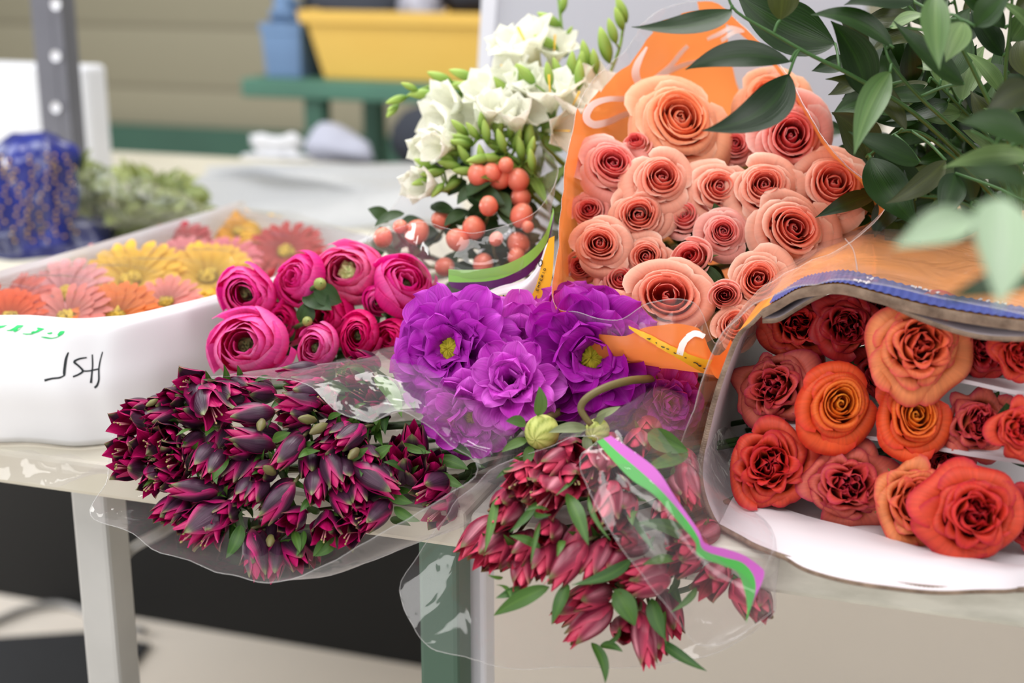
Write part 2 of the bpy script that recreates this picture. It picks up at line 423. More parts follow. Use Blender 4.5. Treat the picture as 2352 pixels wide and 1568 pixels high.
def floret(rng, L, op=0.0, kind='dark'):
    """alstroemeria floret along +Z: three broad outer tepals, three inner ones"""
    mb = MB()
    if kind == 'dark':
        core, edge, tip, inn = lin((58, 30, 52)), lin((196, 22, 112)), lin((128, 138, 84)), lin((180, 10, 88))
        streak = lin((104, 60, 90))
    else:
        core, edge, tip, inn = lin((132, 34, 62)), lin((206, 66, 98)), lin((104, 118, 62)), lin((216, 66, 98))
        streak = lin((238, 158, 174))
    th0 = rng.random() * 6.28
    for layer in (1, 0):
        for i in range(3):
            th = th0 + i * 2.094 + layer * 1.047 + rng.uniform(-0.12, 0.12)
            o = 0.5 * op * rng.uniform(0.7, 1.25)
            phi = ([0, 0.25, 0.6, 0.85, 1], [40, 66 - 8 * o, 97 - 30 * o, 108 - 62 * o, 104 - 95 * o]) if not layer else \
                  ([0, 0.25, 0.6, 0.85, 1], [58, 78 - 6 * o, 95 - 28 * o, 100 - 50 * o, 98 - 70 * o])
            def wf(t):
                e = np.clip(np.sin(np.pi * np.clip(t, 0, 1) ** (0.75)) , 0, 1) ** 0.8
                return np.maximum(0.18 * (1 - t) + e * 0.95, 0.03)
            W = (0.285 if not layer else 0.20) * rng.uniform(0.9, 1.1) * (1 + 0.2 * op)
            cup = ([0, 0.4, 0.8, 1], [1.4, 1.55 - 0.7 * op, 1.35 - 0.8 * op, 1.0])
            q = rng.random(); hi = rng.random()
            def colf(S, TT, layer=layer, q=q, hi=hi):
                if layer: return mixc(inn, edge, 0.4 * np.abs(S) + 0.2 * q)
                m = np.abs(S)
                c = mixc(core, edge, smooth(0.58 - 0.14 * hi, 1.0, m + 0.06 * np.sin(9 * TT + 6 * q)))
                c = mixc(c, streak, (0.30 + 0.25 * hi) * (2.0 if kind != 'dark' else 1) * np.exp(-((S - 0.12 * (q - 0.5)) / (0.2 if kind == 'dark' else 0.13)) ** 2) * smooth(0.1, 0.5, TT) * (1 - smooth(0.7, 0.95, TT)))
                c = mixc(c, edge, 0.35 * (1 - smooth(0.0, 0.35, TT)))
                return mixc(c, tip, smooth(0.83, 0.97, TT) * (1 - 0.6 * m) + 0.35 * (1 - smooth(0, 0.12, TT)))
            ray(mb, L * (0.97 if not layer else 1.0), W * L, phi, wf, cup, th, 0.02 * L, 0, 10, 16, colf, 0.16 * (0.3 + op), 1.5, rng)
    return mb

def anthers(rng, L, op):
    mb = MB()
    for i in range(3):
        th = rng.random() * 6.28; r = rng.uniform(0.02, 0.08) * L; k = rng.uniform(0.84, 0.97)
        a = np.array([0, 0, 0.3 * L]); b = np.array([r * math.cos(th), r * math.sin(th), k * L])
        mb.tube([a, (a + b) / 2, b], 0.012 * L, 5, lin((190, 120, 130)))
        mb.tube([b, b + np.array([0, 0, 0.02]) * L, b + np.array([0, 0, 0.05]) * L], np.array([0.014, 0.021, 0.006]) * L, 6, lin((160, 146, 96)))
    return mb

def to_local(rot, loc, pts):
    R = np.array(rot); return (np.asarray(pts, float) - np.asarray(loc)) @ R

def back_stem(start, n, reach=0.30, floor=None):
    """world points of a stem that leaves a flower head backwards along -n and bends towards the back of the table"""
    s = np.asarray(start, float); b = -np.asarray(n) * 0.05
    back = V * 0.95 + E * 0.05 - ZUP * 0.12
    e = s + b + back * reach; e[2] = max(e[2], TZ + 0.02)
    return catmull([s, s + b, s + b * 1.3 + back * reach * 0.45, e], 10)
# ------------------------------------------------------------------ the room
M_floor = flat_mat('concrete_floor', (236, 227, 216), 0.75, noise=0.4, scale=3, rgb2=(224, 214, 202))
def wall_material():
    m, nt, N, L, out = mat_new('siding_wall')
    tc = N.new('ShaderNodeTexCoord'); sx = N.new('ShaderNodeSeparateXYZ'); L.new(tc.outputs['Object'], sx.inputs[0])
    fr = mathn(nt, 'FRACT', mathn(nt, 'MULTIPLY', sx.outputs[2], 5.2))
    rp = N.new('ShaderNodeValToRGB'); L.new(fr, rp.inputs[0])
    rp.color_ramp.elements[0].color = (*lin((112, 106, 88)), 1); rp.color_ramp.elements[0].position = 0.0
    rp.color_ramp.elements[1].color = (*lin((148, 142, 120)), 1); rp.color_ramp.elements[1].position = 0.10
    e = rp.color_ramp.elements.new(0.95); e.color = (*lin((156, 150, 128)), 1)
    bs = N.new('ShaderNodeBsdfPrincipled'); bs.inputs['Roughness'].default_value = 0.8
    L.new(rp.outputs[0], bs.inputs['Base Color']); L.new(bs.outputs[0], out.inputs[0]); return m
M_wall = wall_material()
M_dado = flat_mat('green_paint', (62, 100, 84), 0.6, noise=0.3, scale=6)
def struct(name, mb, mat):
    o = mb.build(name, mat, smooth=False); o['kind'] = 'structure'; return o
VW = 3.1
fl = MB(); fl.box(T(-4, -3, -0.05), E * 9, V * 6.3, ZUP * 0.05); struct('floor', fl, M_floor)
wl = MB(); wl.box(T(-4, VW, 0), E * 9, V * 0.08, ZUP * 3.0); struct('wall_back', wl, M_wall)
dz = onv(460, 292, VW)[2]
db = MB(); db.box(T(-4, VW - 0.03, 0), E * 9, V * 0.028, ZUP * dz); struct('trim_1', db, M_dado)

# tables -----------------------------------------------------------------
M_top1 = flat_mat('worn_cream_laminate', (200, 195, 180), 0.5, noise=0.6, scale=9, rgb2=(176, 168, 146), bump=0.05)
M_top2 = flat_mat('scuffed_white_paint', (206, 204, 192), 0.55, noise=0.6, scale=24, rgb2=(140, 138, 124), bump=0.1, stretch=(1, 1, 3))
M_legw = flat_mat('galvanised_leg', (186, 186, 184), 0.45, 0.3, noise=0.4, scale=8)
M_legg = flat_mat('green_leg', (70, 98, 82), 0.5, noise=0.3, scale=8)
M_legp = flat_mat('white_leg', (232, 232, 240), 0.35, noise=0.2, scale=5)
u_j = uv_of(onz(1045, 1215, TZ))[0]
def table(name, u0, u1, v0, v1, mtop, legs, label, lip=0.03):
    r = empty(name, T((u0 + u1) / 2, v0 + 0.3, 0), None, label, 'table')
    o = np.array(r.location)
    mb = MB(); mb.box(T(u0, v0, TZ - lip), E * (u1 - u0), V * (v1 - v0), ZUP * lip)
    mb.build('table_top', mtop, r, o, smooth=False, bevel=0.004)
    for (u, v, w, mat) in legs:
        mb = MB(); mb.box(T(u, v, 0), E * w, V * w, ZUP * (TZ - lip)); mb.build('leg', mat, r, o, smooth=False, bevel=0.004)
    mb = MB(); mb.box(T(u0 + 0.02, v0 + 0.25, TZ - lip - 0.02), E * (u1 - u0 - 0.04), V * 0.02, ZUP * 0.02)
    mb.build('apron', M_legg, r, o, smooth=False)
    return r
ul = uv_of(onv(170, 1250, 0.03))[0]
table('display_table', -0.9, u_j - 0.004, 0.0, 1.5, M_top1,
      [(ul, 0.03, 0.034, M_legw), (ul, 1.4, 0.034, M_legw), (uv_of(onv(962, 1450, 0.05))[0], 0.05, 0.034, M_legg), (u_j - 0.06, 1.4, 0.04, M_legg)],
      'cream topped display table with a pale metal front leg, under the dark magenta bunch')
table('display_table', u_j, u_j + 1.7, 0.0, 1.5, M_top2,
      [(uv_of(onv(1042, 1500, 0.09))[0], 0.09, 0.028, M_legp), (u_j + 1.6, 0.09, 0.036, M_legp), (u_j + 0.02, 1.4, 0.036, M_legp), (u_j + 1.6, 1.4, 0.036, M_legp)],
      'scuffed greyish white table under the cardboard box of orange roses')

# things under and behind the tables --------------------------------------
M_painted_dark = flat_mat('painted_dark', (13, 12, 10), 0.8, noise=0.3, scale=3)
M_greige = flat_mat('greige_board', (232, 224, 214), 0.7, noise=0.2, scale=2)
M_mat = flat_mat('black_rubber', (44, 45, 48), 0.85, noise=0.4, scale=60)
M_cable = flat_mat('grey_cable', (150, 148, 146), 0.5)
def simple(name, mb, mat, label, cat, **k):
    c = np.concatenate(mb.V); o = c.mean(0); o[2] = c[:, 2].min()
    ob = mb.build(name, mat, None, o, **k); return tag(ob, label, cat)
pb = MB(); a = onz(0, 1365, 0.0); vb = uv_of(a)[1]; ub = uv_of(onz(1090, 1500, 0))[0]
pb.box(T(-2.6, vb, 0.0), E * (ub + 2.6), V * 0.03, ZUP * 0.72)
simple('under_table_dark', pb, M_painted_dark, 'added black sheet standing in for the dark below the cream table', 'panel', smooth=False)  # added black sheet, its colour stands in for the darkness under the table
pb = MB(); pb.box(T(ub + 0.03, vb - 0.1, 0.035), E * 2.4, V * 0.03, ZUP * 0.70)
pb.box(T(ub + 0.25, vb - 0.07, 0.0), E * 0.08, V * 0.03, ZUP * 0.05); pb.box(T(ub + 2.1, vb - 0.07, 0.0), E * 0.08, V * 0.03, ZUP * 0.05)
simple('greige_panel', pb, M_greige, 'pale greige board on short feet below the scuffed white table', 'panel', smooth=False)
mt = MB(); q = [onz(-260, 1480, 0.006), onz(-260, 1760, 0.006), onz(250, 1600, 0.006), onz(345, 1478, 0.006), onz(215, 1448, 0.006)]
q2 = [p - ZUP * 0.006 for p in q]
mt.add(q + q2, [(0, 1, 2, 3, 4), (9, 8, 7, 6, 5)] + [(i, i + 5, (i + 1) % 5 + 5, (i + 1) % 5) for i in range(5)])
simple('floor_mat', mt, M_mat, 'black rubber mat lying on the concrete floor', 'mat', smooth=False)
cb = MB(); pts = [onz(-120, 1470, 0.008), onz(-10, 1425, 0.008), onz(70, 1395, 0.008), onz(150, 1390, 0.008), onz(240, 1425, 0.008), onz(330, 1450, 0.008)]
cb.tube(catmull(pts, 30), 0.007, 8); simple('power_cable', cb, M_cable, 'pale cable curling across the floor behind the metal leg', 'cable')
cb = MB(); s0 = onv(255, 1345, 0.16); pts = [s0, onv(272, 1310, 0.17), onv(300, 1262, 0.2), onv(370, 1222, 0.22), onv(420, 1190, 0.3), onv(480, 1150, 0.35)]
cb.tube(catmull(pts, 30), 0.0055, 8); simple('hanging_cord', cb, M_cable, 'grey cord looping under the cream table beside its metal leg', 'cord')

M_foam = flat_mat('white_foam', (208, 209, 214), 0.8, noise=0.1)
M_steel = flat_mat('grey_steel', (118, 118, 126), 0.45, 0.5, noise=0.3, scale=12)
M_hole = flat_mat('pale_hole', (240, 240, 245), 0.5)
def standbox(name, px0, px1, py0, py1, v, thick, mat, label, cat, z0=None):
    a = onv(px0, py1, v); b = onv(px1, py1, v); c = onv((px0 + px1) / 2, py0, v)
    zb = a[2] if z0 is None else z0
    ua, ub_ = uv_of(a)[0], uv_of(b)[0]
    mb = MB(); mb.box(T(ua, v, zb), E * (ub_ - ua), V * thick, ZUP * (c[2] - zb))
    return simple(name, mb, mat, label, cat, smooth=False, bevel=0.008)
standbox('foam_block', -160, 215, 148, 380, 1.15, 0.06, M_foam, 'white foam block behind the grey slotted post', 'block', TZ)
# slotted steel post: a thing with its holes as a part
a = onv(98, 320, 0.95); b = onv(166, 320, 0.95); ua, ub_ = uv_of(a)[0], uv_of(b)[0]
rt = empty('slotted_post', T((ua + ub_) / 2, 0.95, TZ), None, 'grey slotted steel post standing on the cream table', 'post'); o = np.array(rt.location)
mb = MB(); w = ub_ - ua
mb.box(T(ua, 0.95, TZ), E * w, V * 0.004, ZUP * 1.1); mb.box(T(ua, 0.955, TZ), E * 0.004, V * 0.03, ZUP * 1.1); mb.box(T(ub_ - 0.004, 0.955, TZ), E * 0.004, V * 0.03, ZUP * 1.1)
mb.box(T(ua + w * 0.36, 0.9495, TZ), E * w * 0.28, V * 0.001, ZUP * 1.1, None)
mb.build('upright', M_steel, rt, o, smooth=False)
for k in range(8):
    c = onv(130, 246 - 118 * k, 0.949)
    if k < 5:
        mb = MB(); mb.lathe([(0.0001, 0.0), (0.0075, 0.0), (0.0085, 0.002), (0.0085, 0.003)], 16)
        h = mb.build('hole', M_hole, rt); h.location = [float(x) for x in (c - o)]; h.rotation_euler = (PI / 2, 0, ROTZ)
mb = MB(); mb.box(T(ua - 0.006, 0.935, TZ), E * (w + 0.012), V * 0.05, ZUP * 0.016); mb.build('foot_plate', M_steel, rt, o, smooth=False, bevel=0.003)

# green bench with the yellow tray
M_gsh = flat_mat('green_bench', (74, 118, 100), 0.6, noise=0.35, scale=8, rgb2=(60, 92, 80))
M_yel = flat_mat('yellow_plastic', (224, 184, 92), 0.5, noise=0.35, scale=5, rgb2=(214, 166, 70))
M_blue = flat_mat('blue_plastic', (104, 134, 172), 0.5, noise=0.5, scale=8, rgb2=(76, 96, 128))
M_dark = flat_mat('charcoal_cloth', (46, 50, 60), 0.8, noise=0.4, scale=14, bump=0.3)
M_lightcl = flat_mat('pale_cloth', (172, 174, 190), 0.7, noise=0.4, scale=9)
VG = 1.9
zg = onv(620, 188, VG)[2]
g0 = uv_of(onv(552, 190, VG))[0]
rt = empty('green_bench', T(g0 + 0.5, VG, 0), None, 'green painted bench carrying the yellow tray and the blue box', 'bench'); o = np.array(rt.location)
mb = MB(); mb.box(T(g0, VG, zg - 0.035), E * 1.5, V * 0.5, ZUP * 0.04); mb.build('bench_top', M_gsh, rt, o, smooth=False, bevel=0.005)
for (uu, vv) in ((uv_of(onv(688, 260, VG))[0], VG + 0.02), (g0 + 1.4, VG + 0.02), (g0 + 0.1, VG + 0.42), (g0 + 1.4, VG + 0.42)):
    mb = MB(); mb.box(T(uu, vv, 0), E * 0.045, V * 0.045, ZUP * (zg - 0.035)); mb.build('leg', M_dado, rt, o, smooth=False, bevel=0.003)
def frustum(px0, px1, py0, py1, v, depth, z0, flare=0.05, wall=0.012):
    a = onv(px0, py1, v); b = onv(px1, py1, v); c = onv(px0, py0, v)
    u0, u1 = uv_of(a)[0], uv_of(b)[0]; h = c[2] - z0
    mb = MB()
    def ring(e, z): return [T(u0 - e, v - e, z), T(u1 + e, v - e, z), T(u1 + e, v + depth + e, z), T(u0 - e, v + depth + e, z)]
    r = [ring(0, z0), ring(flare * 0.85, z0 + h * 0.80), ring(flare * 1.25, z0 + h * 0.82), ring(flare * 1.4, z0 + h), ring(flare * 0.8, z0 + h), ring(flare * 0.1 - wall, z0 + wall)]
    vs = [p for q in r for p in q]; f = [(3, 2, 1, 0)]
    for k in range(5):
        for i in range(4): f.append((k * 4 + i, k * 4 + (i + 1) % 4, k * 4 + 4 + (i + 1) % 4, k * 4 + 4 + i))
    f.append((20, 21, 22, 23)); mb.add(vs, f); return mb
ty = frustum(745, 1150, 22, 146, VG + 0.06, 0.3, zg + 0.006, 0.03)
simple('yellow_tray', ty, M_yel, 'deep yellow plastic tray with a flared rim on the green bench', 'tray', smooth=False)
bb = frustum(612, 690, 52, 166, VG + 0.05, 0.14, zg + 0.006, 0.006)
simple('blue_box', bb, M_blue, 'small blue plastic box beside the yellow tray on the green bench', 'box', smooth=False)
def lump(cpt, rx, ry, rz, seed, n=26, m=14, amp=0.25, freq=None):
    a = np.linspace(0, 2 * PI, n, endpoint=False)[:, None]; b = np.linspace(0.02, PI - 0.02, m)[None]
    d = np.stack([np.cos(a) * np.sin(b), np.sin(a) * np.sin(b), np.cos(b) + 0 * a], -1)
    k = 1 + wob(d, seed, amp, 2.2)[..., :1]
    q = d * k; q = q[..., :1] * E * rx + q[..., 1:2] * V * ry + q[..., 2:3] * ZUP * rz
    q = q + np.asarray(cpt); mb = MB(); mb.grid(q, closed=True)
    return mb
for (px, py, v, rx, ry, rz, mat, lab, nm, cat, seed) in (
    (770, 6, VG + 0.2, 0.11, 0.08, 0.045, M_dark, 'dark crumpled cloth heaped in the yellow tray near the blue box', 'dark_cloth', 'cloth', 1),
    (1060, 0, VG + 0.2, 0.07, 0.08, 0.06, M_dark, 'dark crumpled cloth heaped at the far end of the yellow tray', 'dark_cloth', 'cloth', 2),
    (985, 8, VG + 0.12, 0.055, 0.05, 0.045, M_lightcl, 'pale crumpled bag lying in the yellow tray between dark cloths', 'pale_bag', 'bag', 3),
    (655, 30, VG + 0.13, 0.03, 0.04, 0.05, M_blue, 'blue cloth poking out of the small blue box', 'blue_cloth', 'cloth', 4)):
    simple(nm, lump(onv(px, py, v), rx, ry, rz, seed), mat, lab, cat)
# things on the shelf level behind (below the green bench)
mb = lump(onv(785, 330, 1.75) - ZUP * 0.02, 0.07, 0.05, 0.05, 9, amp=0.45); simple('plastic_bag', mb, M_lightcl, 'bluish white plastic bag in the shade under the green bench', 'bag')
mb = lump(onv(985, 320, 1.8), 0.085, 0.06, 0.07, 10); simple('dark_bag', mb, M_dark, 'dark bag in the shade under the green bench behind the freesias', 'bag')
mb = lump(onv(640, 362, 1.55), 0.05, 0.03, 0.035, 16, amp=0.6); simple('white_wrap', mb, M_foam, 'white crumpled wrap standing in front of the green bench leg', 'wrapping paper')

# pale grey panel behind the freesias
M_grey = flat_mat('grey_panel', (176, 178, 188), 0.5, noise=0.15, scale=1.5, rgb2=(160, 162, 172))
M_greyedge = flat_mat('pale_panel_edge', (210, 212, 222), 0.5)
vp = 0.80
rt = empty('grey_panel', T(0.7, vp, TZ), None, 'large pale grey board standing on the table behind the freesias', 'board'); o = np.array(rt.location)
c = [onv(1128, -120, vp), onv(1096, 400, vp), onv(2000, 420, vp), onv(1985, -160, vp)]
d_ = V * 0.05
c[1][2] = TZ; c[2][2] = TZ
mb = MB(); mb.add(c + [p + d_ for p in c], [(0, 1, 2, 3), (7, 6, 5, 4), (0, 4, 5, 1), (1, 5, 6, 2), (2, 6, 7, 3), (3, 7, 4, 0)]); mb.build('board', M_grey, rt, o, smooth=False)
c2 = [onv(1112, -120, vp - 0.004), onv(1084, 400, vp - 0.004), onv(1110, 400, vp - 0.004), onv(1150, -120, vp - 0.004)]
mb = MB(); mb.add(c2 + [p + d_ * 0.9 for p in c2], [(0, 1, 2, 3), (7, 6, 5, 4), (0, 4, 5, 1), (1, 5, 6, 2), (2, 6, 7, 3), (3, 7, 4, 0)]); mb.build('edge_strip', M_greyedge, rt, o, smooth=False)
M_beige = flat_mat('cream_board', (214, 206, 198), 0.7)
standbox('cream_board', 2010, 2700, -200, 560, 1.3, 0.04, M_beige, 'cream board seen through the gaps in the glossy branches', 'board', TZ)

# crumpled clear sheeting on the table
M_sheet = film_mat('crumpled_sheet', (0.97, 0.97, 0.98), 0.8, (0.60, 0.62, 0.66), 0.6, 0.3, 0.5, 10)
def sheet_grid(rows, nu, nv, seed, amp, freq):
    rows = [[np.asarray(p) for p in r] for r in rows]
    g = np.array([catmull(r, nu) for r in rows])      # rows x nu x 3
    g = catmull(g, nv).transpose(1, 0, 2)
    return g + wob(g, seed, amp, freq)
g = sheet_grid([[onz(370, 470, TZ + 0.005), onz(700, 500, TZ + 0.01), onz(1050, 520, TZ + 0.01)],
                [onz(400, 425, TZ + 0.02), onz(700, 435, TZ + 0.02), onz(1050, 450, TZ + 0.03)],
                [onz(440, 400, TZ + 0.03), onz(700, 395, TZ + 0.045), onz(1000, 410, TZ + 0.03)],
                [onz(500, 398, TZ + 0.01), onz(700, 388, TZ + 0.02), onz(1000, 390, TZ + 0.01)]], 60, 34, 5, 0.008, 20)
g[..., 2] = np.maximum(g[..., 2], TZ + 0.002)
mb = MB(); mb.grid(g); simple('plastic_sheet', mb, M_sheet, 'crumpled whitish plastic sheet spread on the cream table behind the gerbera box', 'plastic sheet')

# blue sleeve and green sleeve at the back left
M_bluef = flat_mat('blue_film', (20, 36, 130), 0.22, noise=1.0, scale=16, rgb2=(20, 18, 48), spec=0.7, bump=0.3)
M_gold = flat_mat('gold_spangle', (190, 150, 70), 0.3, 0.6)
M_navy = flat_mat('navy_film', (40, 44, 92), 0.25, noise=0.6, scale=20, rgb2=(22, 20, 40), spec=0.7)
cB = onz(40, 590, TZ); vB = uv_of(cB)[1]; uB = uv_of(cB)[0]
def cone_sleeve(c, r0, r1, h, seed, amp=0.008, lean=(0, 0)):
    a = np.linspace(0, 2 * PI, 60, endpoint=False)[:, None]; t = np.linspace(0, 1, 22)[None]
    r = (r0 + (r1 - r0) * t) * (1 + 0.05 * np.sin(9 * a + 3 * t)) * np.sqrt(np.clip(1 - np.clip((t - 0.72) / 0.28, 0, 1) ** 2, 0.0, 1))
    r = r + 0.002
    q = (r * np.cos(a))[..., None] * E + (r * np.sin(a))[..., None] * V + (h * t + 0 * a)[..., None] * ZUP + t[..., None] * (E * lean[0] + V * lean[1])
    q = q + np.asarray(c) + wob(q, seed, amp, 25) * np.clip(t * 4, 0, 1)[..., None]; return q
rt = empty('blue_wrapped_bouquet', cB, None, 'bouquet in shiny blue film with gold spangle stripes at the table back', 'bouquet'); o = np.array(rt.location)
top = onv(30, 318, vB)[2] - TZ
cB = cB - E * 0.025
g = cone_sleeve(cB + V * 0.08, 0.078, 0.066, top, 3); g[..., 2] = np.maximum(g[..., 2], TZ + 0.001)
mb = MB(); mb.grid(g, closed=True); mb.build('blue_wrap', M_bluef, rt, o)
for k in range(10):
    i = int(31 + k * 3.0) % 60; mb = MB(); 
    for j in range(3, 18):
        p = g[(i + (j % 3 == 0)) % 60, j]; out_ = p - (cB + V * 0.08); out_[2] = 0; out_ /= np.linalg.norm(out_)
        p = p + out_ * 0.006; mb.tube([p - ZUP * 0.002, p, p + ZUP * 0.002], [0.001, 0.0026, 0.001], 6)
    s_ = mb.build('gold_stripe', M_gold, rt, o)
g2 = cone_sleeve(cB + V * 0.08 + ZUP * 0.0, 0.10, 0.085, 0.05, 8, 0.006); g2[..., 2] = np.maximum(g2[..., 2], TZ + 0.001)
mb = MB(); mb.grid(g2, closed=True); mb.build('navy_base_wrap', M_navy, rt, o)

# box of gerberas ---------------------------------------------------------
M_paper = flat_mat('white_paper', (226, 226, 228), 0.5, noise=0.35, scale=5, rgb2=(208, 208, 214), bump=0.05)
M_ink = flat_mat('black_ink', (28, 34, 38), 0.6)
M_gink = flat_mat('green_ink', (40, 190, 100), 0.6)
M_win = film_mat('window_film', (0.98, 0.97, 0.96), 0.015, (0.95, 0.92, 0.9), 0.9, 0.14, 0.3, 14, 0.05)
BH = 0.105; ZB = TZ + BH
near = [(-260, 744), (0, 741), (60, 742), (150, 749), (230, 744), (290, 738), (400, 713), (500, 688), (620, 650), (740, 600), (870, 545)]
far = [(-260, 715), (-60, 655), (0, 637), (60, 620), (150, 595), (230, 571), (290, 553), (350, 535), (410, 517), (475, 498), (540, 478)]
nearP = np.array([onz(x, y, ZB) for x, y in near]); farP = np.array([onz(x, y, ZB + 0.005) for x, y in far])
nearP = catmull(nearP, 50); farP = catmull(farP, 50)
RB = empty('gerbera_box', onz(200, 900, TZ), None, 'open white paper box of gerberas with hand lettering on its side', 'box'); oB = np.array(RB.location)
bot = nearP.copy(); bot[:, 2] = TZ + 0.001
outv = -V * 0.006
front = np.stack([nearP + ZUP * 0.000, nearP + outv * 1.2 - ZUP * 0.006, nearP + outv * 2.2 - ZUP * 0.03, nearP * 0.5 + bot * 0.5 + outv * 3.0, nearP * 0.25 + bot * 0.75 + outv * 2.0, bot + outv], 1)
front = np.array([catmull(f, 24) for f in front]); front += wob(front, 4, 0.0026, 10) * np.linspace(0, 1, 24)[None, :, None]
fold = np.stack([nearP + V * 0.03 - ZUP * 0.006, nearP + V * 0.012 + ZUP * 0.003, nearP], 1); fold = np.array([catmull(f, 6) for f in fold])
mb = MB(); mb.grid(np.concatenate([fold[:, :-1], front], 1)); mb.build('front_panel', M_paper, RB, oB, solid=0.0015)
fb = farP.copy(); fb[:, 2] = TZ + 0.001
mb = MB(); mb.grid(np.stack([fb, farP, farP + V * 0.012 + ZUP * 0.006, farP + V * 0.026 + ZUP * 0.002, fb + V * 0.03], 1)); mb.build('back_panel', M_paper, RB, oB, smooth=False)
mb = MB(); a, b = nearP[-1], farP[-1]; a2, b2 = bot[-1], fb[-1]
mb.grid(np.array([[a2, a], [a2 * .5 + b2 * .5, a * .5 + b * .5], [b2, b]])); mb.build('end_panel', M_paper, RB, oB, smooth=False)
mb = MB(); mb.grid(np.stack([bot + ZUP * 0.002, fb + ZUP * 0.002], 1)); mb.build('bottom_panel', M_paper, RB, oB, smooth=False)
tt = np.linspace(0.1, 1, 24)[None, :, None]
win = nearP[:, None] * (1 - tt) + farP[:, None] * tt + ZUP * 0.008 * np.sin(PI * tt)
win = win + wob(win, 12, 0.004, 18) * np.sin(PI * np.linspace(0, 1, 24))[None, :, None]
mb = MB(); mb.grid(win); mb.build('window_film', M_win, RB, oB)
def bvh_of(grids):
    vs = []; fs = []
    for g in grids:
        k = len(vs); nu, nv = g.shape[:2]; vs += [Vector(p) for p in g.reshape(-1, 3)]
        for i in range(nu - 1):
            for j in range(nv - 1):
                fs.append((k + i * nv + j, k + (i + 1) * nv + j, k + (i + 1) * nv + j + 1, k + i * nv + j + 1))
    return BVHTree.FromPolygons(vs, fs)
def hit(bvh, px, py, off=0.0012):
    """the point of a surface that this picture point shows, lifted a little off it"""
    r = ray_dir(px, py); rn = r / np.linalg.norm(r)
    h = bvh.ray_cast(Vector(CAM), Vector(rn))
    if h[0] is None: return None
    n = np.array(h[1]); n = n if n @ rn < 0 else -n
    return np.array(h[0]) + n * off
def ribbon_on(bvh, left, right, m=40, off=0.0015, across=4):
    """a printed band between two picture lines, lying on the surface"""
    l = catmull(np.array(left, float), m); r = catmull(np.array(right, float), m); g = []
    for i in range(m):
        row = []
        for k in range(across):
            q = l[i] + (r[i] - l[i]) * k / (across - 1); h = hit(bvh, q[0], q[1], off)
            if h is None: row = None; break
            row.append(h)
        if row: g.append(row)
    mb = MB()
    if len(g) > 1: mb.grid(np.array(g))
    return mb if len(g) > 1 else None
def stroke_on(bvh, pts, w, m=24, off=0.0012):
    p = catmull(np.array(pts, float), m) if len(pts) > 2 else np.linspace(pts[0], pts[1], m)
    tg = np.gradient(p, axis=0); tg /= np.linalg.norm(tg, axis=1)[:, None] + 1e-9
    nn = np.stack([-tg[:, 1], tg[:, 0]], -1); w = np.broadcast_to(np.asarray(w, float), (m,))[:, None] if np.ndim(w) < 1 or len(np.atleast_1d(w)) == 1 else np.interp(np.linspace(0, 1, m), np.linspace(0, 1, len(w)), w)[:, None]
    return ribbon_on(bvh, p - nn * w / 2, p + nn * w / 2, m, off, 3)
bvF = bvh_of([front])
def zc(x, y): return (x / 7.128, 700 + y / 7.128)
for pts, w in (([(1120, 775), (1080, 900), (1055, 1110), (1065, 1150)], [3, 5.5, 6, 3]), ([(740, 1235), (860, 1205), (980, 1190), (1065, 1150)], [5, 4.2, 4, 3]),
               ([(1420, 860), (1300, 880), (1215, 930), (1290, 1000), (1355, 1080), (1290, 1135), (1195, 1175)], [3, 4, 5, 4, 5, 4, 4]),
               ([(1355, 1080), (1450, 1080), (1610, 1050)], [3.5, 3.5, 3.5]), ([(1510, 810), (1515, 1000), (1500, 1170), (1490, 1275)], [3, 3.6, 4.5, 6]),
               ([(1680, 765), (1640, 920), (1620, 1060), (1620, 1220), (1590, 1310), (1550, 1350)], [2.6, 3.2, 3.8, 4.2, 5, 5])):
    m_ = stroke_on(bvF, [zc(*q) for q in pts], w)
    if m_: m_.build('handwriting', M_ink, RB, oB)
def poly_on(bvh, outline, name, mat, root, org, off=0.0012):
    """a filled flat shape (list of picture points, drawn as a strip between two lines)"""
    m_ = ribbon_on(bvh, outline[0], outline[1], 14, off, 3)
    if m_: m_.build(name, mat, root, org)
# green block letters, upside down: G E R and the start of the next letter
for A_, B_ in (([(1065, 435), (1000, 440), (950, 480)], [(1060, 455), (1010, 500), (960, 520)]), ([(1060, 450), (980, 520), (860, 555), (760, 548), (690, 530)], [(1000, 490), (950, 520), (860, 540), (760, 525), (685, 520)]),
               ([(775, 465), (830, 455), (880, 458)], [(800, 482), (840, 482), (860, 478)]),
               ([(745, 405), (640, 385), (620, 385)], [(700, 420), (640, 405), (610, 400)]), ([(740, 405), (640, 450), (520, 492)], [(650, 400), (590, 440), (500, 485)]), ([(520, 450), (560, 435), (620, 440)], [(530, 465), (570, 455), (610, 450)]), ([(380, 480), (450, 490), (540, 490)], [(390, 470), (450, 475), (560, 470)]),
               ([(490, 350), (400, 380), (260, 450)], [(440, 370), (370, 390), (240, 440)]), ([(110, 420), (200, 400), (290, 345)], [(130, 430), (230, 425), (380, 360)]), ([(290, 345), (350, 345), (400, 350)], [(280, 370), (330, 385), (380, 370)]), ([(200, 395), (240, 390), (300, 400)], [(240, 445), (270, 440), (300, 425)]),
               ([(160, 335), (60, 350), (-60, 360)], [(120, 350), (30, 385), (-80, 410)])):
    poly_on(bvF, ([zc(*q) for q in A_], [zc(*q) for q in B_]), 'green_lettering', M_gink, RB, oB)
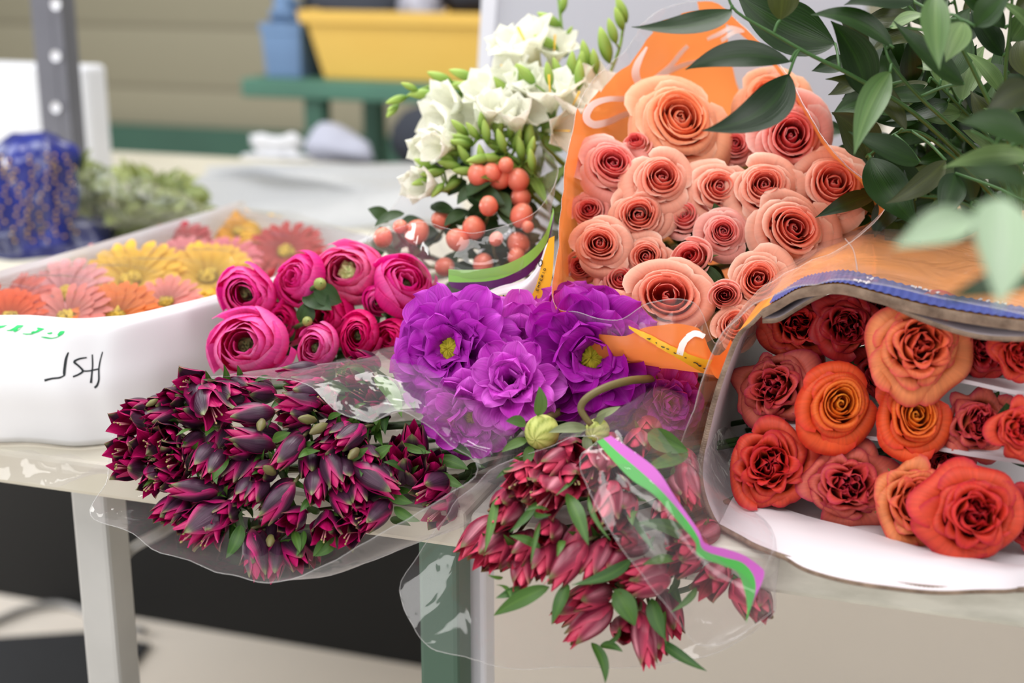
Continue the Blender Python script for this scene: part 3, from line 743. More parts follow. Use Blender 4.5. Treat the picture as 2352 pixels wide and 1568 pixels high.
# ------------------------------------------------------------------ flower placing
def put_flower(name, label, cat, group, face, n, depth_h, spin, parts, R, stem=True, stem_r=0.0032, reach=0.3, leafcol=None, rng=random, sep=True, extra=None, stemlen=None):
    """parts: list of (part name, MB, material) in the flower's frame; face is the world point in the middle of the bloom's front"""
    n = np.asarray(n) / np.linalg.norm(n)
    rot = frame_to(n, spin); org = np.asarray(face) - n * depth_h
    rt = empty(name, org, rot, label, cat, group)
    for (pn, mb, mat) in parts: mb.build(pn, mat, rt)
    if sep:
        mb = MB()
        mb.lathe([(0.001, -0.30 * R), (0.12 * R, -0.26 * R), (0.18 * R, -0.1 * R), (0.12 * R, 0.03 * R)], 12, lin((70, 105, 45)))
        for i in range(5):
            ray(mb, 0.85 * R, 0.13 * R, ([0, 0.4, 1], [rng.uniform(0, 40), rng.uniform(10, 60), rng.uniform(-40, 60)]), lambda t: np.clip(1 - t, 0.03, 1) ** 0.8, ([0, 1], [0.6, 0.3]), i * 1.257 + rng.random() * 0.3, 0.1 * R, -0.05 * R, 5, 8,
                lambda S, TT: mixc(lin((62, 100, 40)), lin((110, 140, 70)), TT), 0.2, 1, rng)
        mb.build('calyx', M_green, rt)
    if stem:
        pts = back_stem(org, n, reach); loc = to_local(rot, org, pts)
        mb = MB(); mb.tube(loc, np.linspace(stem_r, stem_r * 1.2, len(loc)), 7, lin(leafcol or (72, 112, 50))); mb.build('stem', M_green, rt)
        mb = MB()
        for i in range(3):
            a = pts[1 + i % 3]; side = dirv(rng.uniform(-1, 1), rng.uniform(-1, 1), rng.uniform(-0.6, 0.5))
            b = a + side * rng.uniform(0.02, 0.04)
            leaf3d(mb, to_local(rot, org, [a])[0], to_local(rot, org, [b])[0], rng.uniform(0.007, 0.012), to_local(rot, np.zeros(3), [n])[0], 0.1, 0.05, 0.4, ((34, 62, 28), (62, 98, 42)), 5, 8, rng=rng)
        mb.build('leaves', M_leaf, rt)
    return rt

# peach roses: px, py, width in px, nearer(+)/farther(-) in m, tilt(right, up), palette, variant, label
def d_peach(px, py): return 1.145 + (500 - py) * 0.00020 + (px - 1640) * -0.00002
PR = [
 (1566, 268, 236, 0.00, -0.05, 0.12, PEACH_OR, 'open', 'largest peach rose, wide open, at the top of the bunch against the orange film'),
 (1822, 308, 196, 0.01, 0.02, -0.10, PEACH_PK, 'deep', 'peach rose with a deep red tight centre directly under the hanging green leaf'),
 (1765, 220, 170, -0.03, -0.4, 0.2, PEACH_OR, 'plain', 'orange tinted rose behind the green leaf under the sleeve film'),
 (1408, 375, 160, 0.00, 0.05, 0.02, PEACH_PK, 'plain', 'peach rose on the outer edge just below the white loop print'),
 (1520, 405, 150, 0.01, -0.08, 0.05, PEACH, 'deep', 'peach rose with a hollow centre right below the largest rose'),
 (1652, 428, 150, 0.00, 0.15, 0.0, PEACH, 'plain', 'oval peach rose between the hollow centred rose and the swirl centred rose'),
 (1756, 425, 172, 0.015, -0.03, 0.05, PEACH, 'swirl', 'peach rose with a tight round swirl in the middle of the bunch'),
 (1920, 418, 186, 0.01, 0.02, 0.08, PEACH, 'deep', 'peach rose with a drooping lower petal at the right hand film edge'),
 (1690, 330, 105, -0.035, 0.0, 0.0, PEACH_PK, 'small', 'small shaded peach rose tucked behind the largest rose'),
 (1468, 488, 160, 0.00, 0.05, 0.05, PEACH, 'swirl', 'peach rose touching the hollow centred rose from below'),
 (1571, 492, 112, -0.015, -0.02, 0.1, PEACH_PK, 'small', 'small dusky peach rose wedged between four larger roses'),
 (1662, 530, 118, 0.00, 0.0, 0.0, PEACH_PK, 'swirl', 'small peach rose with a dark swirl below the middle of the bunch'),
 (1826, 522, 196, 0.015, -0.02, 0.0, PEACH, 'plain', 'large peach rose under the swirl centred rose beside the cardboard box'),
 (1378, 560, 140, 0.00, -0.02, 0.05, PEACH, 'plain', 'peach rose low on the outer edge next to the orange film'),
 (1488, 590, 122, -0.01, 0.0, 0.05, PEACH, 'swirl', 'dusky peach rose just above the wide open cream edged rose'),
 (1586, 590, 118, 0.00, -0.45, 0.1, PEACH_PK, 'bud', 'half open pink rosebud turned sideways in the lower bunch'),
 (1536, 672, 196, 0.02, 0.0, 0.25, PEACH, 'cup', 'wide cup shaped rose with cream edges at the bottom of the bunch'),
 (1742, 640, 156, 0.015, -0.02, 0.05, PEACH, 'plain', 'peach rose half hidden by the top corner of the cardboard box'),
 (1665, 678, 92, 0.01, -0.1, 0.0, PEACH_PK, 'bud', 'smallest deep pink rosebud beside the cream edged rose'),
 (1424, 640, 108, -0.02, 0.0, 0.0, PEACH_PK, 'small', 'shaded coral rose behind the cream edged rose'),
 (1388, 700, 120, 0.005, -0.5, 0.4, PEACH, 'cup', 'pale petalled rose leaning out just above the violet dahlia'),
 (1352, 478, 100, -0.02, -0.3, 0.0, PEACH_PK, 'small', 'deep coral rose pressed against the orange film edge'),
 (1462, 330, 80, -0.01, -0.1, 0.4, PEACH_PK, 'bud', 'pointed pink rosebud beside the largest rose'),
 (1690, 742, 110, 0.01, 0.1, 0.2, PEACH, 'cup', 'pale rose under the smallest pink bud at the film fold'),
 (1900, 500, 110, -0.03, 0.3, 0.0, PEACH_PK, 'small', 'shaded rose behind the drooping petal at the right hand edge'),
 (1330, 610, 80, -0.03, -0.2, 0.0, PEACH_PK, 'small', 'small shadowed rose deep against the lower orange film'),
]
for i, (px, py, w, nr, a, b, pal, kind, lab) in enumerate(PR):
    rng = random.Random(100 + i); d = d_peach(px, py) - nr; R = w / FPX * d / 2 * 1.12
    kw = dict(open=dict(n=28, op=1.15, center=1.15), deep=dict(n=22, op=1.1, center=1.3), plain=dict(n=23, op=1.0), swirl=dict(n=25, op=1.0, center=0.9), small=dict(n=19, op=0.8),
              bud=dict(n=15, op=0.35, tall=1.5), cup=dict(n=17, op=0.95, center=1.6, tall=1.0))[kind]
    mb = rose_bloom(R, rng, pal, **kw)
    put_flower('peach_rose', lab, 'rose', 'peach roses in the orange printed sleeve', P(px, py, d), dirv(a - 0.02 + rng.uniform(-.18, .18), b + 0.12 + rng.uniform(-.18, .18), 1), R * 1.0, rng.random() * 6.28, [('petals', mb, M_petal)], R, rng=rng, reach=0.32)

# orange roses in the cardboard box
def d_box(px): return 1.03 - 1.35e-4 * (px - 1650)
OR = [
 (1835, 745, 165, -0.03, -0.1, -0.1, ORED, 'ruf', 'ruffled red rose under the lid of the box in its far upper corner'),
 (1948, 750, 150, -0.025, -0.05, -0.2, ODARK, 'ruf', 'narrow dark red rose in the top row beside the big amber rose'),
 (2118, 790, 222, 0.02, 0.0, -0.05, OLIGHT, 'big', 'largest amber rose with yellowish outer petals under the box lid'),
 (2262, 800, 150, -0.02, 0.1, -0.15, ODARK, 'ruf', 'crimson ruffled rose right of the amber rose under the lid'),
 (2350, 815, 120, -0.01, 0.1, 0, ORED, 'ruf', 'red rose cut by the picture edge in the top row'),
 (1778, 890, 180, -0.01, -0.35, 0.0, OPINK, 'ruf', 'dusky pink red rose leaning on the white side wall of the box'),
 (1932, 925, 186, 0.015, 0.05, 0.05, OYEL, 'ring', 'neat orange rose with golden rings in the middle of the box'),
 (2102, 950, 176, 0.005, 0.0, 0.1, OYEL, 'ring', 'orange rose with a golden centre below the largest amber rose'),
 (2252, 970, 160, -0.02, 0.0, 0.0, OPINK, 'ruf', 'dark pinkish rose in the shade right of the golden centred pair'),
 (2348, 985, 120, 0.0, 0.1, 0, ORED, 'ruf', 'orange red rose cut by the picture edge in the middle row'),
 (1768, 1062, 196, 0.02, -0.15, 0.15, ORED, 'ruf', 'ruffled orange red rose in the bottom row next to the box wall'),
 (1948, 1112, 196, 0.01, 0.0, 0.0, OPINK, 'ruf', 'frilled pink red rose second along the bottom row'),
 (2110, 1150, 190, 0.02, 0.05, 0.1, OLIGHT, 'ruf', 'frilled coral rose with pale petals third along the bottom row'),
 (2246, 1180, 218, 0.035, 0.02, 0.05, ORED, 'big', 'big vivid red orange rose at the front of the white flap'),
 (2356, 1190, 140, 0.0, 0.1, 0.0, ODARK, 'ruf', 'deep red rose cut by the picture edge in the bottom row'),
 (2020, 860, 110, -0.05, 0, 0, ODARK, 'ruf', 'small dark red rose deep behind the golden ringed rose'),
 (1880, 1010, 110, -0.06, 0, 0, ODARK, 'ruf', 'small dark red rose in the gap above the bottom row'),
 (2180, 1060, 110, -0.06, 0, 0, ODARK, 'ruf', 'small dark red rose deep between the coral and the dark pinkish rose'),
 (2030, 700, 110, -0.06, 0, 0, ODARK, 'ruf', 'small dark red rose in the shade right under the lid fold'),
 (1850, 830, 100, -0.07, 0, 0, ODARK, 'ruf', 'small shadowed red rose behind the far corner rose'),
]
for i, (px, py, w, nr, a, b, pal, kind, lab) in enumerate(OR):
    rng = random.Random(300 + i); d = d_box(px) - nr + 0.03; R = w / FPX * d / 2 * 1.10
    kw = dict(ruf=dict(n=26, op=0.9, ruff=0.12, center=1.3, base_yellow=0.45), ring=dict(n=24, op=1.05, ruff=0.012, center=1.3), big=dict(n=25, op=1.1, ruff=0.09, center=1.3, base_yellow=0.5))[kind]
    mb = rose_bloom(R, rng, pal, **kw)
    put_flower('orange_rose', lab, 'rose', 'orange and red roses in the cardboard box', P(px, py, d), dirv(a - 0.05, b + 0.10, 1), R * 1.0, rng.random() * 6.28, [('petals', mb, M_orose)], R, rng=rng, reach=0.25)

# ranunculus
HP = ((222, 2, 124), (246, 40, 164), (254, 140, 206)); DP = ((206, 0, 92), (238, 8, 122), (250, 80, 160)); LP = ((240, 36, 150), (252, 92, 184), (255, 178, 222)); PP = ((244, 48, 150), (252, 100, 178), (254, 190, 214))
RN = [
 (563, 668, 146, 0.0, 0.10, 0.0, HP, 0.30, 'ranunculus with a dark hollow eye at the outer upper side of the bunch'),
 (672, 638, 128, 0.0, -0.35, 0.1, HP, 0.16, 'closed ranunculus turned sideways in the top row beside a green bud'),
 (792, 618, 166, -0.01, -0.05, 0.1, PP, 0.34, 'pale centred ranunculus with a greenish white heart at the top'),
 (938, 640, 150, 0.01, 0.45, 0.35, HP, 0.20, 'tall cupped ranunculus tilted up beside the clear berry sleeve'),
 (558, 790, 196, 0.025, 0.05, 0.05, LP, 0.26, 'largest ranunculus, light pink, lowest on the outer side'),
 (738, 722, 140, -0.015, -0.2, 0.1, DP, 0.2, 'deep pink ranunculus in the shaded middle of the bunch'),
 (722, 798, 106, 0.015, -0.05, 0.0, LP, 0.30, 'small light pink ranunculus with a round eye at the bottom'),
 (822, 770, 112, 0.01, 0.0, 0.0, DP, 0.26, 'crimson pink ranunculus with a round dark eye near the violet dahlia'),
 (896, 775, 100, 0.0, -0.3, 0.0, DP, 0.2, 'crimson pink ranunculus half hidden behind the violet dahlia'),
 (866, 690, 76, -0.01, 0.2, -0.2, HP, 0.2, 'little ranunculus facing away with its green calyx showing'),
 (640, 735, 110, -0.015, 0.0, 0.1, DP, 0.22, 'shaded deep pink ranunculus behind the largest one'),
]
for i, (px, py, w, nr, a, b, pal, op, lab) in enumerate(RN):
    rng = random.Random(500 + i); d = 1.19 - nr - (py - 700) * 0.0001; R = w / FPX * d / 2 * 1.03
    mb = ran_bloom(R, rng, *pal, n=21, openr=op)
    light = i == 2
    eye = dome(op * 0.78 * R, R * 0.72, 16, (215, 225, 160) if light else (96, 104, 60), (170, 190, 110) if light else (30, 34, 22), rng, 0.7, 0.12)
    ex = [('petals', mb, M_ran), ('eye', eye, M_eye)]
    put_flower('pink_ranunculus', lab, 'ranunculus', 'pink ranunculus in the back row', P(px, py, d), dirv(a - 0.12, b + 0.05, 1), R * 1.1, rng.random() * 6.28, ex, R, rng=rng, reach=0.3)
for i, (px, py, r, lab) in enumerate([(735, 652, 15, 'green ranunculus bud between the sideways bloom and the pale centred bloom'), (706, 738, 12, 'dark green ranunculus bud in the shaded middle of the pink bunch')]):
    rng = random.Random(540 + i); d = 1.175; R = r / FPX * d
    mb = MB(); mb.lathe([(0.0005, -R), (R * 0.7, -R * 0.8), (R, 0), (R * 0.75, R * 0.75), (0.0005, R * 1.05)], 14, lin((150, 160, 84)))
    put_flower('ranunculus_bud', lab, 'flower bud', None, P(px, py, d), dirv(0.3, 0.1, 1), 0, 0, [('bud', mb, M_green)], R * 1.2, rng=rng, reach=0.28, stem_r=0.002)

# dahlias
V1 = ((124, 2, 122), (184, 22, 182), (212, 92, 218)); V2 = ((150, 8, 138), (206, 46, 198), (230, 132, 230)); V3 = ((112, 0, 112), (168, 8, 162), (194, 56, 198))
DH = [
 (1028, 800, 280, 0.0, -0.35, 0.10, V1, True, (30, 30), 'violet dahlia on the outer side nearest the pink ranunculus'),
 (1190, 800, 250, -0.012, 0.10, 0.25, V2, True, (0, 0), 'violet dahlia with a bright yellow heart in the middle at the back'),
 (1175, 880, 216, 0.03, -0.2, 0.30, V2, False, (0, 0), 'lightest violet dahlia, petals folded over its heart, at the front'),
 (1358, 820, 300, 0.02, 0.0, -0.08, V3, True, (0, 0), 'largest dark violet dahlia with a big olive yellow eye'),
 (1085, 960, 210, 0.015, 0.15, -0.55, V2, True, (0, 0), 'violet dahlia hanging face down above the dark magenta bunch'),
 (1535, 925, 170, 0.0, 0.3, -0.1, V2, False, (0, 0), 'smaller violet dahlia beside the wall of the cardboard box'),
 (1432, 930, 150, -0.02, 0.0, -0.3, V3, True, (0, 0), 'shaded violet dahlia behind the bent bud stem'),
 (1310, 735, 200, -0.03, 0.0, 0.5, V1, False, (0, 0), 'violet dahlia turned upward at the top of the dahlia bunch'),
]
for i, (px, py, w, nr, a, b, pal, eye, off, lab) in enumerate(DH):
    rng = random.Random(600 + i); d = 1.09 - nr; R = w / FPX * d / 2 * 1.2
    rings = ((12, 1.0, 0), (11, 1.0, 16), (10, 0.9, 32), (8, 0.72, 48), (6, 0.48, 62)) if eye else ((11, 1.0, 4), (10, 1.0, 24), (9, 0.95, 44), (8, 0.82, 62), (6, 0.62, 78), (4, 0.45, 88))
    mb = dahlia_bloom(R, rng, pal, rings)
    ps = [('petals', mb, M_dahlia)]
    if eye: ps.append(('eye', dome(R * 0.225, R * 0.20, 44, (176, 164, 40), (104, 98, 18), rng, 0.6, 0.05), M_eye))
    put_flower('violet_dahlia', lab, 'dahlia', 'violet dahlias in the middle bunch', P(px, py, d), dirv(a - 0.05, b + 0.05, 1), R * 0.35, rng.random() * 6.28, ps, R * 0.5, rng=rng, reach=0.3, stem_r=0.004)
def dahlia_bud(px, py, r, d, lab, seed, stem_px=None):
    rng = random.Random(seed); R = r / FPX * d; mb = MB()
    a = np.linspace(0, 2 * PI, 36, endpoint=False)[:, None]; b = np.linspace(0.03, PI - 0.03, 20)[None]
    rr = R * (1 + 0.035 * np.abs(np.sin(4 * a + 2.2 * b)) - 0.02)
    q = np.stack([rr * np.sin(b) * np.cos(a), rr * np.sin(b) * np.sin(a), rr * 1.06 * np.cos(b) + 0 * a], -1)
    mb.grid(q, mixc(lin((206, 210, 120)), lin((140, 152, 60)), np.abs(np.sin(4 * a + 2.2 * b)) ** 6 + 0.25 * (b / PI)), closed=True)
    face = P(px, py, d); n = dirv(-0.35, -0.35, 0.8); rot = frame_to(n, 0.4)
    rt = empty('dahlia_bud', face, rot, lab, 'flower bud', None)
    mb.build('bud', M_green, rt)
    mb = MB()
    for (x, y, dx, dy, w) in ([(1235, 955, 3, -68, 17), (1208, 975, -46, -8, 15), (1212, 1010, -60, 28, 12), (1222, 1025, -15, 50, 14)] if stem_px is None else [(1350, 985, -90, 8, 14), (1348, 1000, 4, 50, 13), (1370, 955, 55, -22, 10), (1362, 975, 30, -28, 10)]):
        A0 = P(x, y, d - R * 0.2); B0 = P(x + dx, y + dy, d - 0.012)
        leaf3d(mb, to_local(rot, face, [A0])[0], to_local(rot, face, [B0])[0], w / FPX * d, to_local(rot, np.zeros(3), [dirv(0.2, 0.4, 1)])[0], 0.06, 0.05, 0.6, ((58, 92, 40), (96, 128, 60)) if stem_px is None else ((120, 130, 96), (170, 180, 130)), 6, 10, rng=rng)
    mb.build('bracts', M_leaf, rt)
    mb = MB()
    if stem_px is None: pts = catmull([face - n * R * 0.9, P(px + 10, py - 30, d + 0.03), P(px + 80, py - 60, d + 0.1), P(px + 200, py - 60, d + 0.25)], 14)
    else: pts = catmull([P(x, y, dd) for x, y, dd in stem_px], 26)
    mb.tube(to_local(rot, face, pts), 0.0032 if stem_px is None else np.linspace(0.0022, 0.0034, 26), 9, lin((112, 98, 56))); mb.build('stem', M_green, rt)
dahlia_bud(1245, 992, 40, 1.015, 'round green dahlia bud hanging free below the lightest violet dahlia', 70)
dahlia_bud(1372, 988, 28, 1.01, 'small green dahlia bud on a bent brownish stem above the striped sleeve', 71, [(1358, 975, 1.0), (1342, 955, 1.0), (1334, 935, 1.0), (1350, 912, 1.0), (1395, 888, 1.01), (1450, 873, 1.03), (1500, 868, 1.08), (1560, 850, 1.2)])

# alstroemeria: the florets of a stem are its parts
def alstro_stem(name, label, group, florets, org_off, kind, rng, axis, leaves=(), Lfix=0.036, buds=()):
    """florets: (base px, py, tip px, py, depth at the tip, openness)"""
    bases = []; data = []
    for (x0, y0, x1, y1, d, op) in florets:
        tip = P(x1, y1, d); b0 = P(x0, y0, d)
        flat = np.linalg.norm(tip - b0); Ln = max(Lfix, flat * 1.04); dz = math.sqrt(max(0, Ln ** 2 - flat ** 2)) * 0.9 + 0.006
        bs = P(x0, y0, d + dz); bases.append(bs); data.append((bs, tip, op))
    o = np.mean(bases, axis=0) + FW * 0.03 + axis * 0.02
    rt = empty(name, o, None, label, 'alstroemeria', group)
    tail = o + axis * 0.16; tail2 = o + axis * 0.30; tail2[2] = max(tail2[2], TZ + 0.02); tail[2] = max(tail[2], TZ + 0.015)
    mb = MB(); mb.tube(catmull([o, o + axis * 0.05, tail, tail2], 12) - o, 0.0022, 7, lin((58, 84, 40)))
    for bs, tip, op in data:
        mb.tube(catmull([o - o, (bs - o) * 0.5 + (bs - tip) * 0.1, bs - o], 8), 0.0014, 6, lin((100, 96, 60)))
    mb.build('stem', M_green, rt)
    for k in range(3):
        bs, tip, op = data[k % len(data)]; j = np.array([rng.uniform(-0.014, 0.014), 0.018 + rng.uniform(0, 0.012), rng.uniform(-0.012, 0.012)])
        data.append((bs + j, tip + j + np.array([rng.uniform(-.008, .008), 0.0, rng.uniform(-.008, .008)]), 0.1))
    for bs, tip, op in data:
        D = tip - bs; L = np.linalg.norm(D); rot = frame_to(D, rng.random() * 6.28)
        f = floret(rng, L, op, kind).build('floret', M_tepal, rt)
        f.location = [float(x) for x in bs - o]; f.rotation_euler = rot.to_euler()
        if op > 0.45:
            an = anthers(rng, L, op).build('anthers', M_eye, f)
    for (x, y, r, d) in buds:
        c = P(x, y, d) - o; R = r / FPX * d
        mb = MB(); D = dirv(rng.uniform(-0.8, 0.2), rng.uniform(-0.6, 0.4), 0.8)
        Rm = np.array(frame_to(D)); q = MB(); q.lathe([(0.0004, -R * 1.9), (R * 0.55, -R * 1.2), (R * 0.8, 0), (R * 0.5, R * 1.2), (0.0004, R * 1.9)], 12)
        mb.grid((q.V[0].reshape(12, 5, 3) @ Rm.T) + c, mixc(lin((122, 122, 66)), lin((92, 66, 62)), np.random.RandomState(rng.randrange(999)).rand(12, 5) * 0.6), closed=True)
        mb.build('young_bud', M_green, rt)
    if leaves:
        mb = MB()
        for (x0, y0, x1, y1, w, d0, d1) in leaves:
            A0 = P(x0, y0, d0) - o; B0 = P(x1, y1, d1) - o
            leaf3d(mb, A0, B0, w / FPX * d1 / 2, dirv(rng.uniform(-0.5, 0.5), rng.uniform(0.0, 0.8), 1), rng.uniform(0.03, 0.12), rng.uniform(-0.10, 0.10), 0.5, ((44, 84, 30), (92, 132, 52)), 7, 14, rng=rng, twist=rng.uniform(-0.8, 0.8))
        mb.build('leaves', M_leaf, rt)
    return rt
def zd(x, y): return (200 + x / 2.352, 780 + y / 2.352)
def zf(x, y): return (900 + x / 2.347, 900 + y / 2.347)
def dk_d(px, py):
    x = (px - 650) / 420; y = (py - 1080) / 260
    return 1.085 - 0.045 * max(0, 1 - 0.55 * x * x - 0.6 * y * y) - 0.03 * y
DK = [
 ('stem of half open magenta alstroemeria at the outermost tip of the dark bunch', [(310, 450, 150, 460, .9), (270, 580, 138, 600, .7), (400, 590, 300, 560, 1.0), (320, 690, 140, 690, .6), (470, 500, 390, 560, .9)], [(430, 720, 300, 800, 26)], []),
 ('stem of wide open magenta alstroemeria below the outermost tip of the dark bunch', [(420, 690, 310, 820, .5), (540, 660, 430, 680, .8), (520, 610, 420, 640, .7), (500, 740, 340, 760, .5)], [], []),
 ('stem of dark closed alstroemeria at the upper outer corner of the dark bunch', [(490, 400, 305, 430, .05), (640, 440, 470, 390, .05), (520, 320, 400, 310, .3), (640, 250, 515, 240, .8), (460, 350, 320, 350, .05)], [(560, 480, 480, 520, 30)], [(350, 340, 16, 0)]),
 ('stem with one wide open magenta floret in the upper middle of the dark bunch', [(620, 260, 720, 440, .8), (700, 280, 850, 330, .3), (1020, 300, 835, 270, .05), (820, 260, 640, 310, .9)], [(900, 230, 1010, 205, 26), (720, 240, 620, 215, 22)], []),
 ('stem of jagged magenta florets under the top film edge of the dark bunch', [(1270, 340, 1010, 340, .35), (1290, 280, 1060, 290, .3), (1200, 400, 1040, 420, .3), (1340, 400, 1260, 300, .6)], [(1300, 430, 1380, 400, 30)], []),
 ('stem of near black closed buds in the heart of the dark bunch', [(1020, 390, 735, 410, .03), (1020, 580, 735, 500, .12), (1170, 520, 1000, 700, .03), (900, 600, 745, 590, .1)], [(720, 470, 640, 520, 40), (1000, 540, 1100, 500, 46), (760, 640, 680, 760, 60)], [(940, 460, 24, 0)]),
 ('stem with pale green young buds in the upper right of the dark bunch', [(1500, 470, 1330, 590, .12), (1420, 470, 1320, 560, .2), (1380, 560, 1240, 600, .05)], [(1180, 570, 1230, 550, 34), (1130, 640, 1260, 600, 30), (1420, 640, 1520, 580, 44), (1530, 640, 1640, 570, 52)], [(1190, 430, 26, 0), (1250, 480, 26, 0), (1440, 615, 24, 0)]),
 ('stem of two dark drooping buds on the outer lower side of the dark bunch', [(690, 560, 565, 720, .05), (740, 600, 640, 765, .08), (720, 820, 415, 800, .05), (520, 850, 345, 970, .12), (570, 870, 400, 985, .1)], [(700, 660, 700, 780, 50)], []),
 ('stem with two flared magenta florets at the lower edge of the dark bunch', [(780, 880, 490, 1080, .7), (740, 900, 620, 1105, .9), (800, 900, 700, 980, .3), (600, 950, 500, 1000, .4)], [(830, 1000, 750, 1180, 60)], []),
 ('stem with the longest wine striped bud low in the middle of the dark bunch', [(1120, 770, 925, 1000, .1), (900, 750, 805, 890, .1), (960, 740, 870, 900, .05), (1010, 690, 900, 740, .1)], [(990, 700, 890, 730, 40), (1120, 1030, 1150, 1150, 40)], [(985, 705, 24, 0)]),
 ('stem of downward facing wine buds hanging lowest in the sleeve of the dark bunch', [(890, 1020, 925, 1310, .15), (1030, 1080, 1000, 1310, .12), (1080, 1080, 1165, 1235, .2), (950, 1030, 860, 1250, .2)], [(1170, 1030, 1130, 1170, 36), (1290, 1080, 1220, 1170, 50)], [(990, 1085, 22, 0)]),
 ('stem with a pale edged standing bud in the right half of the dark bunch', [(1295, 600, 1365, 820, .1), (1240, 700, 1235, 890, .15), (1340, 790, 1430, 950, .12), (1425, 750, 1480, 910, .08), (1360, 640, 1410, 800, .2)], [(1220, 850, 1150, 930, 36), (1240, 600, 1140, 640, 40)], []),
 ('stem with a sideways glossy bud pointing at the front sleeve', [(1430, 670, 1690, 840, .12), (1560, 700, 1660, 790, .1), (1500, 600, 1560, 680, .05)], [(1530, 660, 1650, 570, 44), (1700, 560, 1860, 610, 36)], []),
 ('stem of jagged upright magenta florets at the far right of the dark bunch', [(1700, 780, 1670, 580, .35), (1850, 760, 1890, 620, .25), (1760, 760, 1780, 660, .3), (1960, 740, 1780, 850, .6), (1990, 850, 1850, 980, .7)], [(1780, 560, 1820, 620, 30), (1560, 640, 1480, 740, 50), (1620, 800, 1760, 880, 56), (1900, 640, 2060, 700, 60), (1960, 560, 2080, 640, 60), (1740, 700, 1600, 660, 50), (1880, 720, 2040, 800, 50), (1660, 900, 1800, 980, 46)], []),
 ('stem of small open florets at the lower right of the dark bunch', [(1300, 950, 1280, 1090, .7), (1480, 940, 1390, 1085, .8), (1640, 870, 1480, 1030, .1), (1160, 930, 1060, 1010, .4), (1560, 930, 1440, 980, .6)], [(1350, 1060, 1230, 1170, 46)], []),
 ('stem of magenta florets behind the hazy upper film of the dark bunch', [(1560, 250, 1360, 180, .6), (1560, 330, 1450, 260, .7), (1520, 420, 1400, 330, .4), (1660, 300, 1550, 260, .6), (1620, 400, 1500, 380, .3)], [(1560, 200, 1700, 420, 90), (1500, 180, 1400, 150, 40)], []),
]
axis_dk = V * 0.55 + E * 0.80 - ZUP * 0.02; axis_dk /= np.linalg.norm(axis_dk)
for i, (lab, fl_, lv, bd) in enumerate(DK):
    rng = random.Random(800 + i)
    F_ = []
    for (x0, y0, x1, y1, op) in fl_:
        a = zd(x0, y0); b = zd(x1, y1); F_.append((a[0], a[1], b[0], b[1], dk_d(*b) - 0.004 + (0.02 if i == 15 else 0), op))
    Lv = []
    for (x0, y0, x1, y1, w) in lv:
        a = zd(x0, y0); b = zd(x1, y1); Lv.append((*a, *b, w / 2.352 * 1.3, dk_d(*a) + 0.012, dk_d(*b) - 0.002))
    for k in range(9):
        j = F_[k % len(F_)]; x, y = j[0] + rng.uniform(-20, 40), j[1] + rng.uniform(-30, 30); an = rng.uniform(0, 6.28)
        Lv.append((x, y, x + 50 * math.cos(an), y + 50 * math.sin(an), 20, dk_d(x, y) + 0.04, dk_d(x, y) + 0.012))
    B_ = [(*zd(x, y), r / 2.352 * 1.4, dk_d(*zd(x, y)) - 0.002) for (x, y, r, _) in bd]
    alstro_stem('magenta_alstroemeria', lab, 'dark magenta alstroemeria stems', F_, 0, 'dark', rng, axis_dk, Lv, 0.040, B_)

